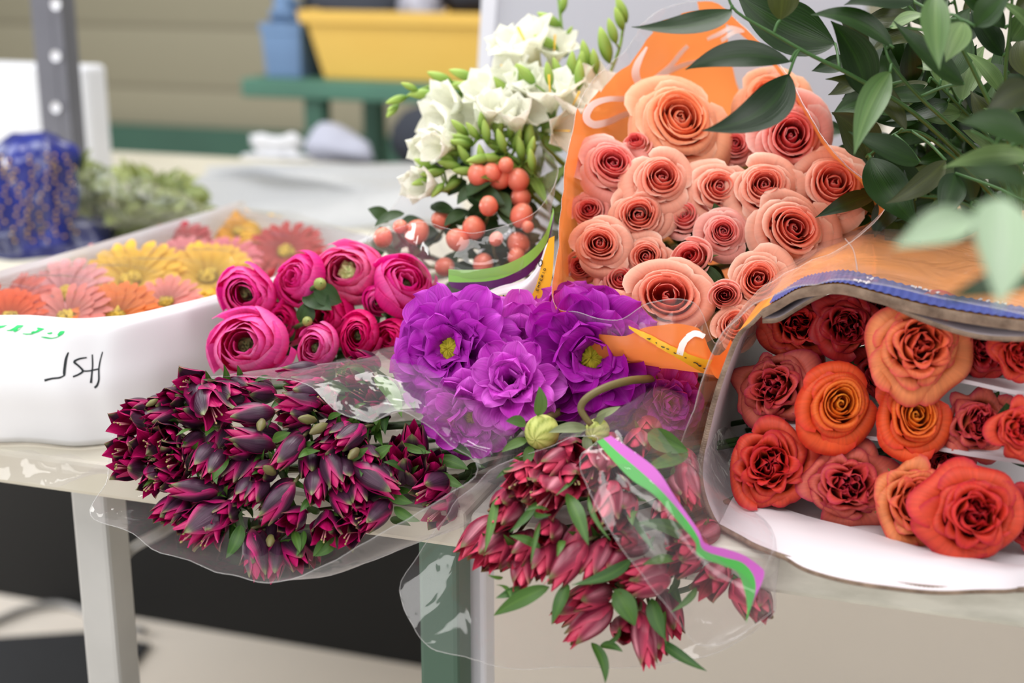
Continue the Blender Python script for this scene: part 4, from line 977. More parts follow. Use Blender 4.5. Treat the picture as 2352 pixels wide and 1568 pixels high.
def fr_d(px, py): return 1.0 - 0.00008 * (py - 1100) - 0.03 * max(0, 1 - ((px - 1330) / 260) ** 2 - ((py - 1250) / 260) ** 2)
FR = [
 ('stem of closed rose pink buds at the outer side of the front bunch', [(700, 600, 535, 735, .1), (620, 740, 440, 930, .4), (650, 800, 500, 950, .3), (640, 560, 560, 640, .1)], [(565, 560, 500, 865, 62), (780, 590, 635, 755, 56), (560, 1040, 640, 1110, 40), (600, 1000, 515, 985, 26)]),
 ('stem with a pink streaked bud between two leaf blades in the front bunch', [(720, 850, 690, 1075, .15), (780, 800, 640, 930, .1), (860, 800, 780, 1010, .1), (880, 720, 800, 800, .1)], [(800, 840, 635, 775, 60), (800, 700, 750, 930, 34), (850, 640, 720, 640, 30)]),
 ('stem with the broadest pale streaked bud in the middle of the front bunch', [(1050, 800, 845, 1065, .12), (1165, 790, 1045, 1030, .12), (1240, 850, 1130, 1000, .05)], [(945, 545, 1060, 825, 110), (1060, 560, 1180, 800, 36), (930, 800, 890, 890, 50)]),
 ('stem with a wide open pink floret at the top of the front bunch', [(930, 470, 790, 630, .8), (960, 420, 1000, 520, .6), (880, 500, 760, 560, .7)], [(760, 640, 860, 660, 40), (1010, 440, 880, 560, 30)]),
 ('stem of large pink florets behind the hazy film of the front bunch', [(1200, 480, 1130, 720, .5), (1260, 560, 1230, 700, .4), (1120, 330, 1050, 490, .6), (1180, 380, 1240, 480, .6)], [(1270, 620, 1420, 860, 50)]),
 ('stem with brownish florets under the upper film edge of the front bunch', [(760, 400, 640, 520, .5), (820, 440, 700, 540, .4), (930, 300, 1010, 340, .3)], [(700, 420, 560, 470, 40)]),
 ('stem with striped pink and cream buds below the striped ribbon top', [(1330, 230, 1310, 340, .3), (1560, 380, 1640, 630, .1), (1520, 460, 1590, 600, .1)], [(1380, 220, 1600, 320, 150), (1600, 330, 1350, 420, 100)]),
 ('stem with the largest wine red buds hanging lowest in the front bunch', [(1190, 1140, 935, 1365, .1), (1335, 1180, 1390, 1505, .14), (1400, 1200, 1450, 1440, .1), (1180, 1060, 965, 1145, .05), (1240, 1240, 1260, 1330, .1)], [(1200, 1065, 1310, 1260, 150), (1400, 1110, 1470, 1330, 110), (1440, 1330, 1700, 1505, 84), (1075, 1350, 1150, 1570, 84), (1120, 1370, 1245, 1400, 60), (1230, 1270, 1130, 1360, 40), (1475, 1180, 1480, 1360, 36)]),
 ('stem with a sideways bud half under the hazy film of the front bunch', [(1500, 1000, 1235, 1060, .08), (1480, 940, 1240, 1010, .1), (1290, 800, 1200, 800, .1)], [(1290, 900, 970, 1040, 90), (850, 1050, 548, 1205, 110), (950, 1030, 862, 1255, 92), (690, 1050, 560, 1110, 60)]),
 ('stem with a pale broad leaf seen through the film beside the striped ribbon', [(1680, 800, 1500, 880, .3), (1640, 860, 1500, 960, .3), (1560, 700, 1500, 800, .2)], [(1580, 790, 1320, 705, 110), (1540, 900, 1350, 930, 70), (1320, 640, 1300, 720, 70)]),
 ('stem of pink florets showing past the lower end of the striped ribbon', [(1790, 950, 1665, 1080, .4), (1850, 1010, 1960, 1215, .3), (1960, 1080, 2005, 1220, .2)], [(1640, 1050, 1500, 1190, 50)]),
]
axis_fr = V * 0.75 + E * 0.65 - ZUP * 0.02; axis_fr /= np.linalg.norm(axis_fr)
for i, (lab, fl_, lv) in enumerate(FR):
    rng = random.Random(900 + i); F_ = []
    for (x0, y0, x1, y1, op) in fl_:
        a = zf(x0, y0); b = zf(x1, y1); F_.append((a[0], a[1], b[0], b[1], fr_d(*b) - 0.003, op))
    Lv = []
    for (x0, y0, x1, y1, w) in lv:
        a = zf(x0, y0); b = zf(x1, y1); Lv.append((*a, *b, w / 2.347 * 0.85, fr_d(*a) + 0.004, fr_d(*b) - 0.012))
    for k in range(4):
        j = F_[k % len(F_)]; x, y = j[0] + rng.uniform(-20, 20), j[1] + rng.uniform(-20, 20); an = rng.uniform(0, 6.28)
        Lv.append((x, y, x + 55 * math.cos(an), y + 55 * math.sin(an), 22, fr_d(x, y) + 0.035, fr_d(x, y) + 0.015))
    alstro_stem('rose_alstroemeria', lab, 'rose pink alstroemeria stems in the front sleeve', F_, 0, 'rose', rng, axis_fr, Lv, 0.042)

# hypericum berries: each berry is a part
def berry(R, rng):
    mb = MB(); c = mixc(lin((236, 84, 66)), lin((246, 150, 122)), np.linspace(0, 1, 9))
    a = np.linspace(0, PI, 9); r = R * np.sin(a) * (1 + 0.1 * np.cos(a)); z = -R * 1.15 * np.cos(a)
    r[0] = r[-1] = 0.0003
    mb.lathe(np.stack([r, z], -1), 18, c)
    return mb
HY = [
 ('coral berry stem with a column of berries beside the orange sleeve', [(1148, 408, 26), (1190, 412, 26), (1196, 452, 24), (1198, 494, 27), (1212, 520, 14)], [(1100, 430, 1050, 470, 30), (1160, 470, 1175, 520, 36)]),
 ('coral berry stem with berries standing low behind the green band', [(1190, 558, 26), (1186, 588, 20), (1110, 605, 24), (1140, 548, 16)], [(1170, 520, 1120, 560, 26), (1210, 600, 1240, 570, 24)]),
 ('coral berry stem with a berry on each side of the front film edge', [(1088, 522, 27), (1050, 550, 26), (1122, 472, 22)], [(1050, 450, 1130, 420, 30), (1070, 490, 1020, 520, 26), (1150, 440, 1170, 500, 34)]),
 ('coral berry stem in the upper sleeve half hidden by freesia buds', [(1098, 400, 25), (1130, 395, 22), (1162, 378, 18)], [(1090, 440, 1160, 470, 44)]),
 ('pale coral berry stem with berries beside the tall cupped ranunculus', [(958, 532, 28), (880, 545, 22), (1012, 505, 22), (920, 520, 16), (1022, 612, 22)], [(930, 490, 860, 520, 24), (990, 470, 1050, 490, 30), (985, 560, 950, 590, 20)]),
]
for i, (lab, bs, lv) in enumerate(HY):
    rng = random.Random(1000 + i); D0 = 1.25 if i != 4 else 1.27
    o = P(np.mean([b[0] for b in bs]), np.mean([b[1] for b in bs]) + 40, D0 + 0.04)
    rt = empty('hypericum_stem', o, None, lab, 'hypericum', 'coral hypericum stems in the clear sleeve')
    st = MB(); tail = o + V * 0.22 + E * 0.05; tail[2] = max(tail[2] - 0.1, TZ + 0.02)
    st.tube(catmull([o, o + V * 0.06 - ZUP * 0.02, tail], 10) - o, 0.0028, 7, lin((96, 84, 52)))
    for (x, y, r) in bs:
        c = P(x, y, D0 + rng.uniform(-0.015, 0.015)); R = r / FPX * D0
        D = dirv(rng.uniform(-0.6, 0.6), rng.uniform(0.2, 0.9), 0.7); rot = frame_to(D)
        b = berry(R, rng).build('berry', M_berry, rt); b.location = [float(q) for q in c - o]; b.rotation_euler = rot.to_euler()
        sp = MB()
        for k in range(5): ray(sp, R * 1.1, R * 0.36, ([0, 1], [20, 85]), lambda t: np.clip(1 - t, 0.03, 1) ** 0.6, ([0, 1], [0.4, 0.4]), k * 1.257, R * 0.1, -R * 1.2, 5, 6, lambda S, TT: mixc(lin((110, 130, 60)), lin((150, 160, 90)), TT), 0, 1, rng)
        sp.build('sepals', M_green, b)
        st.tube(catmull([np.zeros(3), (c - D * R * 2.2 - o) * 0.6, c - D * R * 1.1 - o], 7), 0.0015, 6, lin((110, 110, 60)))
    st.build('stem', M_green, rt)
    lf = MB()
    for (x0, y0, x1, y1, w) in lv: leaf3d(lf, P(x0, y0, D0 + 0.01) - o, P(x1, y1, D0 - 0.005) - o, w / FPX * D0 * 0.6, dirv(0, 0.6, 1), 0.08, 0.05, 0.4, ((44, 70, 36), (70, 98, 52)), 6, 10, rng=rng)
    for k in range(16):
        b = rng.choice(bs); an = rng.uniform(0, 6.28); x, y = b[0] + rng.uniform(-30, 30), b[1] + rng.uniform(-10, 40)
        leaf3d(lf, P(x, y, D0 + 0.035) - o, P(x + 60 * math.cos(an), y + 50 * math.sin(an), D0 + 0.03) - o, 0.008, dirv(0, 0.6, 1), 0.08, 0.05, 0.4, ((40, 66, 34), (64, 92, 46)), 6, 10, rng=rng)
    lf.build('leaves', M_leaf, rt)

# freesias
def freesia_bloom(L, rng, op=0.6):
    mb = MB(); w0, w1, yg = lin((240, 240, 222)), lin((248, 248, 238)), lin((206, 216, 110))
    for lay in (0, 1):
        for i in range(3):
            th = i * 2.094 + lay * 1.047 + rng.uniform(-0.1, 0.1); o = op * rng.uniform(0.8, 1.2)
            ray(mb, L, 0.27 * L, ([0, 0.3, 0.6, 1], [84, 76, 64 - 20 * o, 78 - 60 * o]), lambda t: np.maximum(0.22 + 0.9 * smooth(0.25, 0.72, t) * np.clip(1 - ((t - 0.72) / 0.28).clip(0, 1) ** 2.5, 0, 1), 0.03) * np.sqrt(np.clip(1.002 - t ** 5, 0.002, 1)),
                ([0, 0.5, 1], [1.4, 1.1, 0.7]), th, 0.025 * L, 0, 8, 13, lambda S, TT: mixc(mixc(yg, w0, smooth(0.0, 0.5, TT)), w1, TT), 0.18, 1.4, rng)
    return mb
def freesia_bud(L, rng, c0=(120, 160, 60), c1=(190, 212, 110)):
    t = np.linspace(0, 1, 10); r = 0.17 * L * np.sin(PI * np.clip(t, 0.01, 0.99) ** 0.8) ** 0.8 + 0.012 * L
    r[-1] = 0.001 * L
    mb = MB(); mb.lathe(np.stack([r, t * L], -1), 12, mixc(lin(c0), lin(c1), t)); return mb
FS = [  # spike: list of stem points, buds (px,py,dx,dy), blooms (base px,py, tip px,py, open)
 ('freesia spike reaching out farthest over the yellow tray with a row of green buds', 1.31, [(1120, 220), (1050, 190), (985, 200), (930, 225), (890, 255)],
  [(915, 240, -28, 30), (935, 222, -50, 15), (960, 208, -40, -18), (1000, 215, -65, 2), (1040, 190, -60, -25), (1090, 180, -60, -20), (1105, 200, -75, -3), (905, 245, -15, 8)], [(1100, 245, 1000, 235, .5), (1110, 270, 985, 290, .3)]),
 ('freesia spike standing tallest with a thin bud stem leaving the picture top', 1.33, [(1250, 260), (1270, 170), (1290, 90), (1285, 20), (1280, -30)],
  [(1288, 60, -55, -32), (1290, 30, 10, -50), (1300, 85, 15, -25), (1280, 110, -55, -30), (1300, 130, 5, -50), (1275, 135, -30, -40)], [(1250, 190, 1190, 60, .8), (1270, 180, 1275, 80, .7), (1200, 160, 1150, 85, .15), (1220, 200, 1150, 150, .9)]),
 ('freesia spike curving up along the edge of the orange sleeve', 1.30, [(1300, 250), (1380, 200), (1420, 120), (1430, 50), (1415, -10)],
  [(1400, 145, -22, -85), (1415, 100, -18, -60), (1432, 70, -20, -55), (1440, 50, -25, -60), (1350, 160, -12, -70), (1370, 170, -8, -60), (1310, 185, 5, -70), (1330, 190, 10, -80), (1290, 190, -20, -60)], [(1320, 250, 1390, 180, .5), (1300, 300, 1375, 215, .7)]),
 ('freesia with the whitest wide open flower in front of the orange sleeve', 1.27, [(1240, 330), (1270, 260), (1300, 210)],
  [(1265, 200, -10, -60), (1230, 195, -45, -50), (1330, 205, 2, -70)], [(1270, 300, 1260, 170, .75), (1290, 300, 1330, 210, .6), (1250, 300, 1310, 300, .7)]),
 ('freesia with cream flowers just above the rounded top of the clear sleeve', 1.30, [(1180, 300), (1150, 240), (1120, 200)],
  [(1200, 215, -15, -70), (1180, 230, -50, -55), (1230, 180, -30, -25)], [(1210, 260, 1140, 180, .4), (1230, 250, 1200, 170, .35), (1180, 290, 1060, 270, .2), (1160, 250, 1090, 190, .3)]),
 ('freesia with yellowish green buds under the rounded clear film', 1.28, [(1230, 400), (1180, 340), (1120, 320), (1050, 310)],
  [(1120, 300, -30, -40), (1150, 320, -20, -60), (1180, 340, 0, -60), (1210, 350, 10, -70), (1090, 330, -60, -20), (1070, 350, -70, -5), (1200, 380, -60, -20), (1160, 350, -50, -30), (1220, 330, -30, -60), (1190, 310, 10, -50)], [(1180, 290, 1230, 250, .2), (1080, 310, 990, 330, .1), (1200, 320, 1150, 240, .15)]),
 ('freesia spike of many small yellowish buds packed under the front of the rounded film', 1.255, [(1240, 420), (1190, 370), (1130, 330), (1080, 300)],
  [(1100, 320, -30, -40), (1120, 330, -8, -58), (1140, 325, 14, -52), (1085, 335, -55, -12), (1160, 350, -18, -56), (1180, 345, 16, -50), (1150, 365, -56, -6), (1200, 370, -10, -60), (1190, 385, -60, -10), (1215, 365, 12, -54), (1130, 360, -60, 10), (1075, 310, -40, -36), (1105, 300, 4, -52), (1170, 320, 10, -52), (1225, 395, -8, -56)], [(1190, 330, 1180, 240, .1), (1120, 300, 1130, 225, .1)]),
 ('freesia spike of small buds spreading to the outer side above the coral berries', 1.262, [(1210, 440), (1120, 400), (1040, 385), (985, 395)],
  [(1060, 385, -56, -14), (1045, 375, -48, -34), (1020, 395, -56, 6), (1080, 380, -30, -50), (1095, 395, -58, -4), (1000, 385, -50, -20), (1110, 385, -10, -56), (1130, 395, -54, -20), (1060, 410, -44, 30), (1020, 420, -30, 34), (1150, 400, -20, -52), (990, 410, -46, 14)], [(1050, 340, 985, 335, .1), (1030, 440, 955, 420, .1)]),
 ('freesia with drooping pale green buds at the lower outer side of the clear sleeve', 1.29, [(1180, 400), (1090, 380), (1020, 390), (980, 420)],
  [(1030, 370, -55, -20), (1010, 385, -60, 0), (1040, 350, -50, -30), (1050, 400, -25, 30), (1090, 380, -10, 40), (1120, 370, -20, 45), (990, 400, -40, 40), (1140, 390, 30, 30), (1080, 350, -30, -50)], [(1010, 330, 960, 345, .1), (1000, 400, 945, 430, .1)]),
]
for i, (lab, D0, sp, bd, bl) in enumerate(FS):
    rng = random.Random(1100 + i)
    pts = catmull([P(x, y, D0 + 0.015) for x, y in sp], 20)
    base = pts[0]; tail = base + V * 0.16 + E * 0.12 - ZUP * 0.16
    full = np.concatenate([catmull([tail, base * 0.5 + tail * 0.5, base], 8)[:-1], pts])
    rt = empty('white_freesia', base, None, lab, 'freesia', 'white freesias standing above the clear sleeve')
    st = MB(); st.tube(full - base, np.linspace(0.0026, 0.001, len(full)), 7, lin((130, 166, 66)))
    for (x, y, dx, dy) in bd:
        dd = D0 + rng.uniform(-0.012, 0.012); a = P(x, y, dd); D = P(x + dx, y + dy, dd - 0.008) - a; L = np.linalg.norm(D)
        j = np.argmin(np.linalg.norm(pts - a, axis=1)); st.tube([pts[j] - base, (pts[j] + a) / 2 - base, a - base], 0.001, 5, lin((130, 166, 66)))
        b = freesia_bud(L, rng, (96, 140, 44), (180, 206, 100)).build('bud', M_green, rt); b.location = [float(q) for q in a - base]; b.rotation_euler = frame_to(D).to_euler()
    for (x0, y0, x1, y1, op) in bl:
        dd = D0 + rng.uniform(-0.01, 0.01); a = P(x0, y0, dd + 0.012); D = P(x1, y1, dd - 0.02) - a; L = np.linalg.norm(D) * 1.1
        f = freesia_bloom(L, rng, op).build('bloom', M_white, rt); f.location = [float(q) for q in a - base]; f.rotation_euler = frame_to(D, rng.random() * 6).to_euler()
        if op > 0.5: 
            mb = MB(); mb.tube([(0, 0, 0.3 * L), (0, 0, 0.6 * L), (0.01 * L, 0, 0.9 * L)], [0.01 * L, 0.012 * L, 0.02 * L], 6, lin((250, 200, 80))); mb.build('stamens', M_eye, f)
        j = np.argmin(np.linalg.norm(pts - a, axis=1)); st.tube([pts[j] - base, (pts[j] + a) / 2 - base, a - base], 0.0012, 5, lin((130, 166, 66)))
    lf = MB()
    for k in range(7):
        q = full[rng.randrange(3, 10)]; e_ = q + dirv(rng.uniform(-0.5, 0.5), rng.uniform(-0.5, 0.4), rng.uniform(-0.4, 0.3)) * rng.uniform(0.03, 0.055)
        leaf3d(lf, q - base, e_ - base, 0.006, dirv(rng.uniform(-.5, .5), 0.3, 1), 0.05, 0.05, 0.4, ((84, 116, 44), (130, 160, 70)), 5, 10, rng=rng)
    lf.build('leaves', M_leaf, rt)
    st.build('stem', M_green, rt)

# gerberas in the white box
GB = [(300, 640, 225, (246, 200, 70), 'big yellow gerbera in the middle of the box'), (478, 632, 200, (244, 196, 64), 'yellow gerbera near the end of the box beside the ranunculus'),
 (548, 530, 130, (250, 180, 30), 'orange yellow gerbera at the far end of the box'), (610, 532, 110, (252, 200, 50), 'bright yellow gerbera at the far corner of the box'),
 (655, 575, 170, (196, 50, 60), 'red gerbera at the far end of the box'), (400, 572, 170, (190, 60, 74), 'dark red gerbera by the far wall of the box'),
 (425, 600, 150, (232, 140, 150), 'dusty pink gerbera between the dark red and yellow ones'), (520, 600, 150, (238, 130, 150), 'pink gerbera beside the far yellow ones'),
 (150, 672, 200, (240, 172, 176), 'pale pink gerbera behind the salmon one'), (30, 690, 170, (226, 120, 110), 'dull coral gerbera by the far wall near the picture edge'),
 (20, 728, 170, (232, 96, 44), 'orange gerbera at the near wall by the picture edge'), (150, 725, 190, (232, 140, 130), 'salmon gerbera at the near wall in front of the pale pink one'),
 (265, 722, 190, (236, 130, 60), 'light orange gerbera at the near wall below the yellow one'), (-60, 710, 170, (220, 90, 60), 'red orange gerbera half outside the picture edge'), (240, 610, 150, (228, 150, 150), 'faded pink gerbera by the far wall behind the big yellow one'), (380, 690, 150, (242, 150, 140), 'salmon pink gerbera beside the near rim of the box')]
for i, (px, py, w, col, lab) in enumerate(GB):
    rng = random.Random(1300 + i); c = onz(px, py, ZB - 0.016); d = (c - CAM) @ FW; R = w / FPX * d / 2 * 1.18
    n = ZUP * 0.75 - FW * 0.55 + RT * rng.uniform(-0.15, 0.15); n /= np.linalg.norm(n); rot = frame_to(n, rng.random() * 6)
    rt = empty('gerbera', c - n * 0.006, rot, lab + ' under the film', 'gerbera', 'gerberas in the white box')
    mb = MB(); c0 = lin(col)
    for (nn, LL, el) in ((20, 1.0, 3), (18, 0.92, 10), (16, 0.6, 18)):
        for k in range(nn):
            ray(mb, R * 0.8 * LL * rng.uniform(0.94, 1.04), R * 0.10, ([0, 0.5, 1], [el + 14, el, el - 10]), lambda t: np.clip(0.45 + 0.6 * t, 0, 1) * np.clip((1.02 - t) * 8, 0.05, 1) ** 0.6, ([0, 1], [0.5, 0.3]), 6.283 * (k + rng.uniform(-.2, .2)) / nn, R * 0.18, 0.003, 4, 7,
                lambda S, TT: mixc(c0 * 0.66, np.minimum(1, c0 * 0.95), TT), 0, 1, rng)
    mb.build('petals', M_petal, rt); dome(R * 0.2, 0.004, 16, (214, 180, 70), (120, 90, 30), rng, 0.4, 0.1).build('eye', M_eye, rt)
    mb = MB(); e_ = c + np.array([0, 0, -0.02]); e2 = c + V * 0.02; e2[2] = TZ + 0.012
    mb.tube(to_local(rot, c - n * 0.006, catmull([c - n * 0.006, e_, e2], 8)), 0.003, 6, lin((96, 130, 60))); mb.build('stem', M_green, rt)

# pale green foliage bunches in clear film behind the gerbera box
M_glit = film_mat('glinting_film', (0.97, 0.97, 0.94), 0.01, (0.9, 0.9, 0.8), 1.2, 0.05, 1.0, 40)
rt = empty('wrapped_foliage', onz(270, 555, TZ), None, 'bunch of pale grey green foliage in glinting clear film beside the blue bouquet', 'foliage bunch'); o = np.array(rt.location)
rng = random.Random(77); lf = MB(); st = MB()
for k in range(260):
    t = rng.random(); x = 150 + 310 * t; y = 540 - 75 * t * 0.6 - rng.random() * (165 - 105 * t); v0 = uv_of(onz(270, 560, TZ))[1]
    a = onv(x, min(y, 545 - 30 * t), v0 + rng.uniform(0.0, 0.12)); a[2] = max(a[2], TZ + 0.01)
    D = dirv(rng.uniform(-1, 1), rng.uniform(-0.4, 1), rng.uniform(-0.5, 1)) * rng.uniform(0.02, 0.04)
    b = a + D; b[2] = max(b[2], TZ + 0.006)
    leaf3d(lf, a - o, b - o, rng.uniform(0.006, 0.012), dirv(rng.uniform(-.5, .5), 0.6, 1), 0.1, 0, 0.3, ((100, 114, 58), (160, 168, 100)), 5, 7, rng=rng)
    if k % 6 == 0: st.tube(catmull([a - o, (a - o) * 0.5 + np.array([0, 0, 0.005]), np.array([0, 0, 0.008]) + E * rng.uniform(-0.02, 0.06)], 6), 0.0018, 5, lin((120, 130, 84)))
lf.build('leaves', M_leaf, rt); st.build('stems', M_green, rt)
v0 = uv_of(onz(270, 560, TZ))[1]
g = sheet_grid([[onv(150, 380, v0 - .03), onv(230, 385, v0 - .03), onv(330, 410, v0 - .03), onv(440, 450, v0 - 0.02), onv(500, 490, v0)],
                [onv(140, 470, v0 - .06), onv(230, 470, v0 - .06), onv(330, 480, v0 - .06), onv(440, 495, v0 - 0.05), onv(510, 505, v0 - .03)],
                [onz(150, 552, TZ + .004), onz(230, 548, TZ + .004), onz(330, 540, TZ + .004), onz(440, 525, TZ + .004), onz(520, 512, TZ + .004)]], 60, 30, 21, 0.004, 40)
g[..., 2] = np.maximum(g[..., 2], TZ + 0.002)
mb = MB(); mb.grid(g); mb.build('clear_wrap', M_glit, rt, o)

# glossy branches (ruscus)
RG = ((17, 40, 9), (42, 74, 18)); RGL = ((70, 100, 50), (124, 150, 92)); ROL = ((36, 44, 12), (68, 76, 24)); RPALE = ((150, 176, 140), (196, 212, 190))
def ruscus(label, stem_pts, leaves, seed):
    rng = random.Random(seed); pts = catmull([P(*s) for s in stem_pts], 30); o = pts[-1]
    rt = empty('ruscus_branch', o, None, label, 'branch', 'glossy green ruscus branches')
    st = MB(); st.tube(pts - o, np.linspace(0.0009, 0.0019, 30), 7, lin((60, 96, 44)))
    lf = MB()
    for (x0, y0, d0, x1, y1, d1, w, side, bow, col) in leaves:
        a = P(x0, y0, d0); b = P(x1, y1, d1)
        leaf3d(lf, a - o, b - o, w * 1.06 / FPX * (d0 + d1) / 4, dirv(rng.uniform(-0.3, 0.3), rng.uniform(0.1, 0.6), 1), bow, side, 0.45, col, 9, 22, 0.40, rng=rng, twist=rng.uniform(-0.5, 0.5), pw=1.08)
        j = np.argmin(np.linalg.norm(pts - a, axis=1)); q = pts[j]
        if np.linalg.norm(q - a) > 0.002: st.tube(catmull([q - o, (q + a) / 2 - o + ZUP * 0.002, a - o], 7), 0.0011, 6, lin((66, 104, 52)))
    st.build('stem', M_green, rt); lf.build('leaves', M_ruscus, rt)
def auto_branch(label, stem_pts, seed, n=8, ln=(90, 150), col=None, w=(44, 74)):
    rng = random.Random(seed * 7 + 1); S = catmull(np.array(stem_pts, float), 60); lv = []
    for k in range(n):
        f = 0.04 + 0.84 * k / (n - 1); s = S[int(f * 59)]; tg = S[max(0, int(f * 59) - 2)] - S[min(59, int(f * 59) + 2)]
        an = math.atan2(tg[1], tg[0]) + (1 if k % 2 else -1) * rng.uniform(0.35, 1.15); L = rng.uniform(*ln) / s[2]
        dd = s[2] + rng.uniform(-0.03, 0.03)
        a0 = (s[0] + math.cos(an) * 14, s[1] + math.sin(an) * 14)
        lv.append((a0[0], a0[1], s[2], a0[0] + math.cos(an) * L, a0[1] + math.sin(an) * L + 12, dd, rng.uniform(*w) / s[2], rng.uniform(-0.12, 0.12), rng.uniform(-0.02, 0.12), col or rng.choice((RG, RG, ROL, RGL))))
    ruscus(label, stem_pts, lv, seed)
ruscus('ruscus branch arching over the peach roses with its leaves hanging in front of them', [(1668, -30, 1.0), (1690, 25, 1.0), (1790, 85, 1.0), (1860, 125, 1.0), (1960, 175, 1.01), (2100, 260, 1.04), (2250, 400, 1.12)],
       [(1680, 22, 1.0, 1450, 62, 0.97, 66, -0.14, 0.04, RG), (1815, 142, 1.0, 1574, 160, 0.97, 74, 0.08, 0.03, RG), (1812, 170, 1.0, 1612, 300, 0.96, 90, -0.14, 0.05, RG), (1792, 46, 1.0, 1800, -80, 0.99, 74, 0.0, 0.05, ROL),
        (1918, 100, 1.03, 1690, -20, 1.03, 126, -0.10, 0.03, RG)], 1)
ruscus('ruscus branch with a bright leaf pointing straight down beside the topmost roses', [(2030, 100, 1.0), (2050, 150, 1.0), (2120, 230, 1.02), (2260, 360, 1.1), (2330, 470, 1.15)],
       [(2045, 165, 0.99, 1962, 355, 0.95, 66, 0.05, 0.04, RGL), (2052, 110, 1.0, 1862, 34, 0.98, 66, 0.10, 0.05, RG), (1990, 222, 1.03, 1908, 48, 1.0, 96, 0.06, 0.04, RG), (2215, 192, 1.0, 2050, 46, 0.98, 84, -0.1, 0.03, RG)], 2)
ruscus('ruscus branch with olive leaves against the orange film edge of the roses', [(1990, 360, 1.05), (2080, 300, 1.05), (2180, 350, 1.08), (2330, 500, 1.15)],
       [(2082, 300, 1.04, 1896, 182, 1.02, 62, 0.16, 0.03, ROL), (1995, 368, 1.06, 1910, 258, 1.04, 90, 0.12, 0.03, ROL), (2112, 372, 1.03, 1948, 302, 1.0, 66, -0.04, 0.05, RG), (2000, 362, 1.04, 2112, 524, 1.02, 96, 0.06, 0.04, RG), (2172, 368, 1.02, 2034, 468, 0.99, 52, -0.05, 0.03, ROL)], 3)
ruscus('ruscus branch with a pale leaf hanging from the picture top', [(2140, -60, 0.95), (2170, 30, 0.96), (2230, 150, 1.0), (2320, 330, 1.05)],
       [(2150, -14, 0.93, 2158, 160, 0.9, 66, 0.03, 0.04, RGL), (2212, 50, 0.95, 2172, 142, 0.94, 64, 0.0, 0.04, RGL), (2100, 4, 1.0, 1938, 12, 0.98, 60, 0.05, 0.03, RG), (2045, 62, 1.02, 2130, 34, 1.0, 50, 0.0, 0.05, RGL), (2240, 60, 0.95, 2330, -30, 0.93, 70, 0.0, 0.04, RG)], 4)
ruscus('ruscus branch of dark leaves crossing the picture edge at mid height', [(2230, 300, 0.9), (2300, 340, 0.9), (2380, 420, 0.92), (2420, 520, 0.95)],
       [(2372, 332, 0.88, 2205, 282, 0.86, 86, 0.08, 0.04, RG), (2372, 362, 0.9, 2165, 386, 0.88, 48, 0.06, 0.04, RGL), (2370, 200, 0.9, 2262, 262, 0.88, 70, 0.05, 0.03, ROL), (2195, 398, 1.0, 2160, 506, 0.98, 66, 0.0, 0.04, RG)], 5)
ruscus('ruscus sprig nearest the lens with two big pale leaves blurred before the box lid', [(2235, 470, 0.63), (2310, 470, 0.62), (2400, 440, 0.62), (2520, 430, 0.68), (2560, 520, 0.85), (2520, 640, 1.1), (2450, 620, 1.25)],
       [(2236, 495, 0.62, 2050, 570, 0.6, 90, 0.0, 0.04, RPALE), (2305, 455, 0.60, 2294, 710, 0.57, 150, 0.02, 0.04, RPALE), (2380, 640, 0.62, 2165, 690, 0.60, 66, 0.0, 0.05, RG), (2372, 430, 0.62, 2190, 392, 0.6, 60, 0.05, 0.04, RG)], 6)
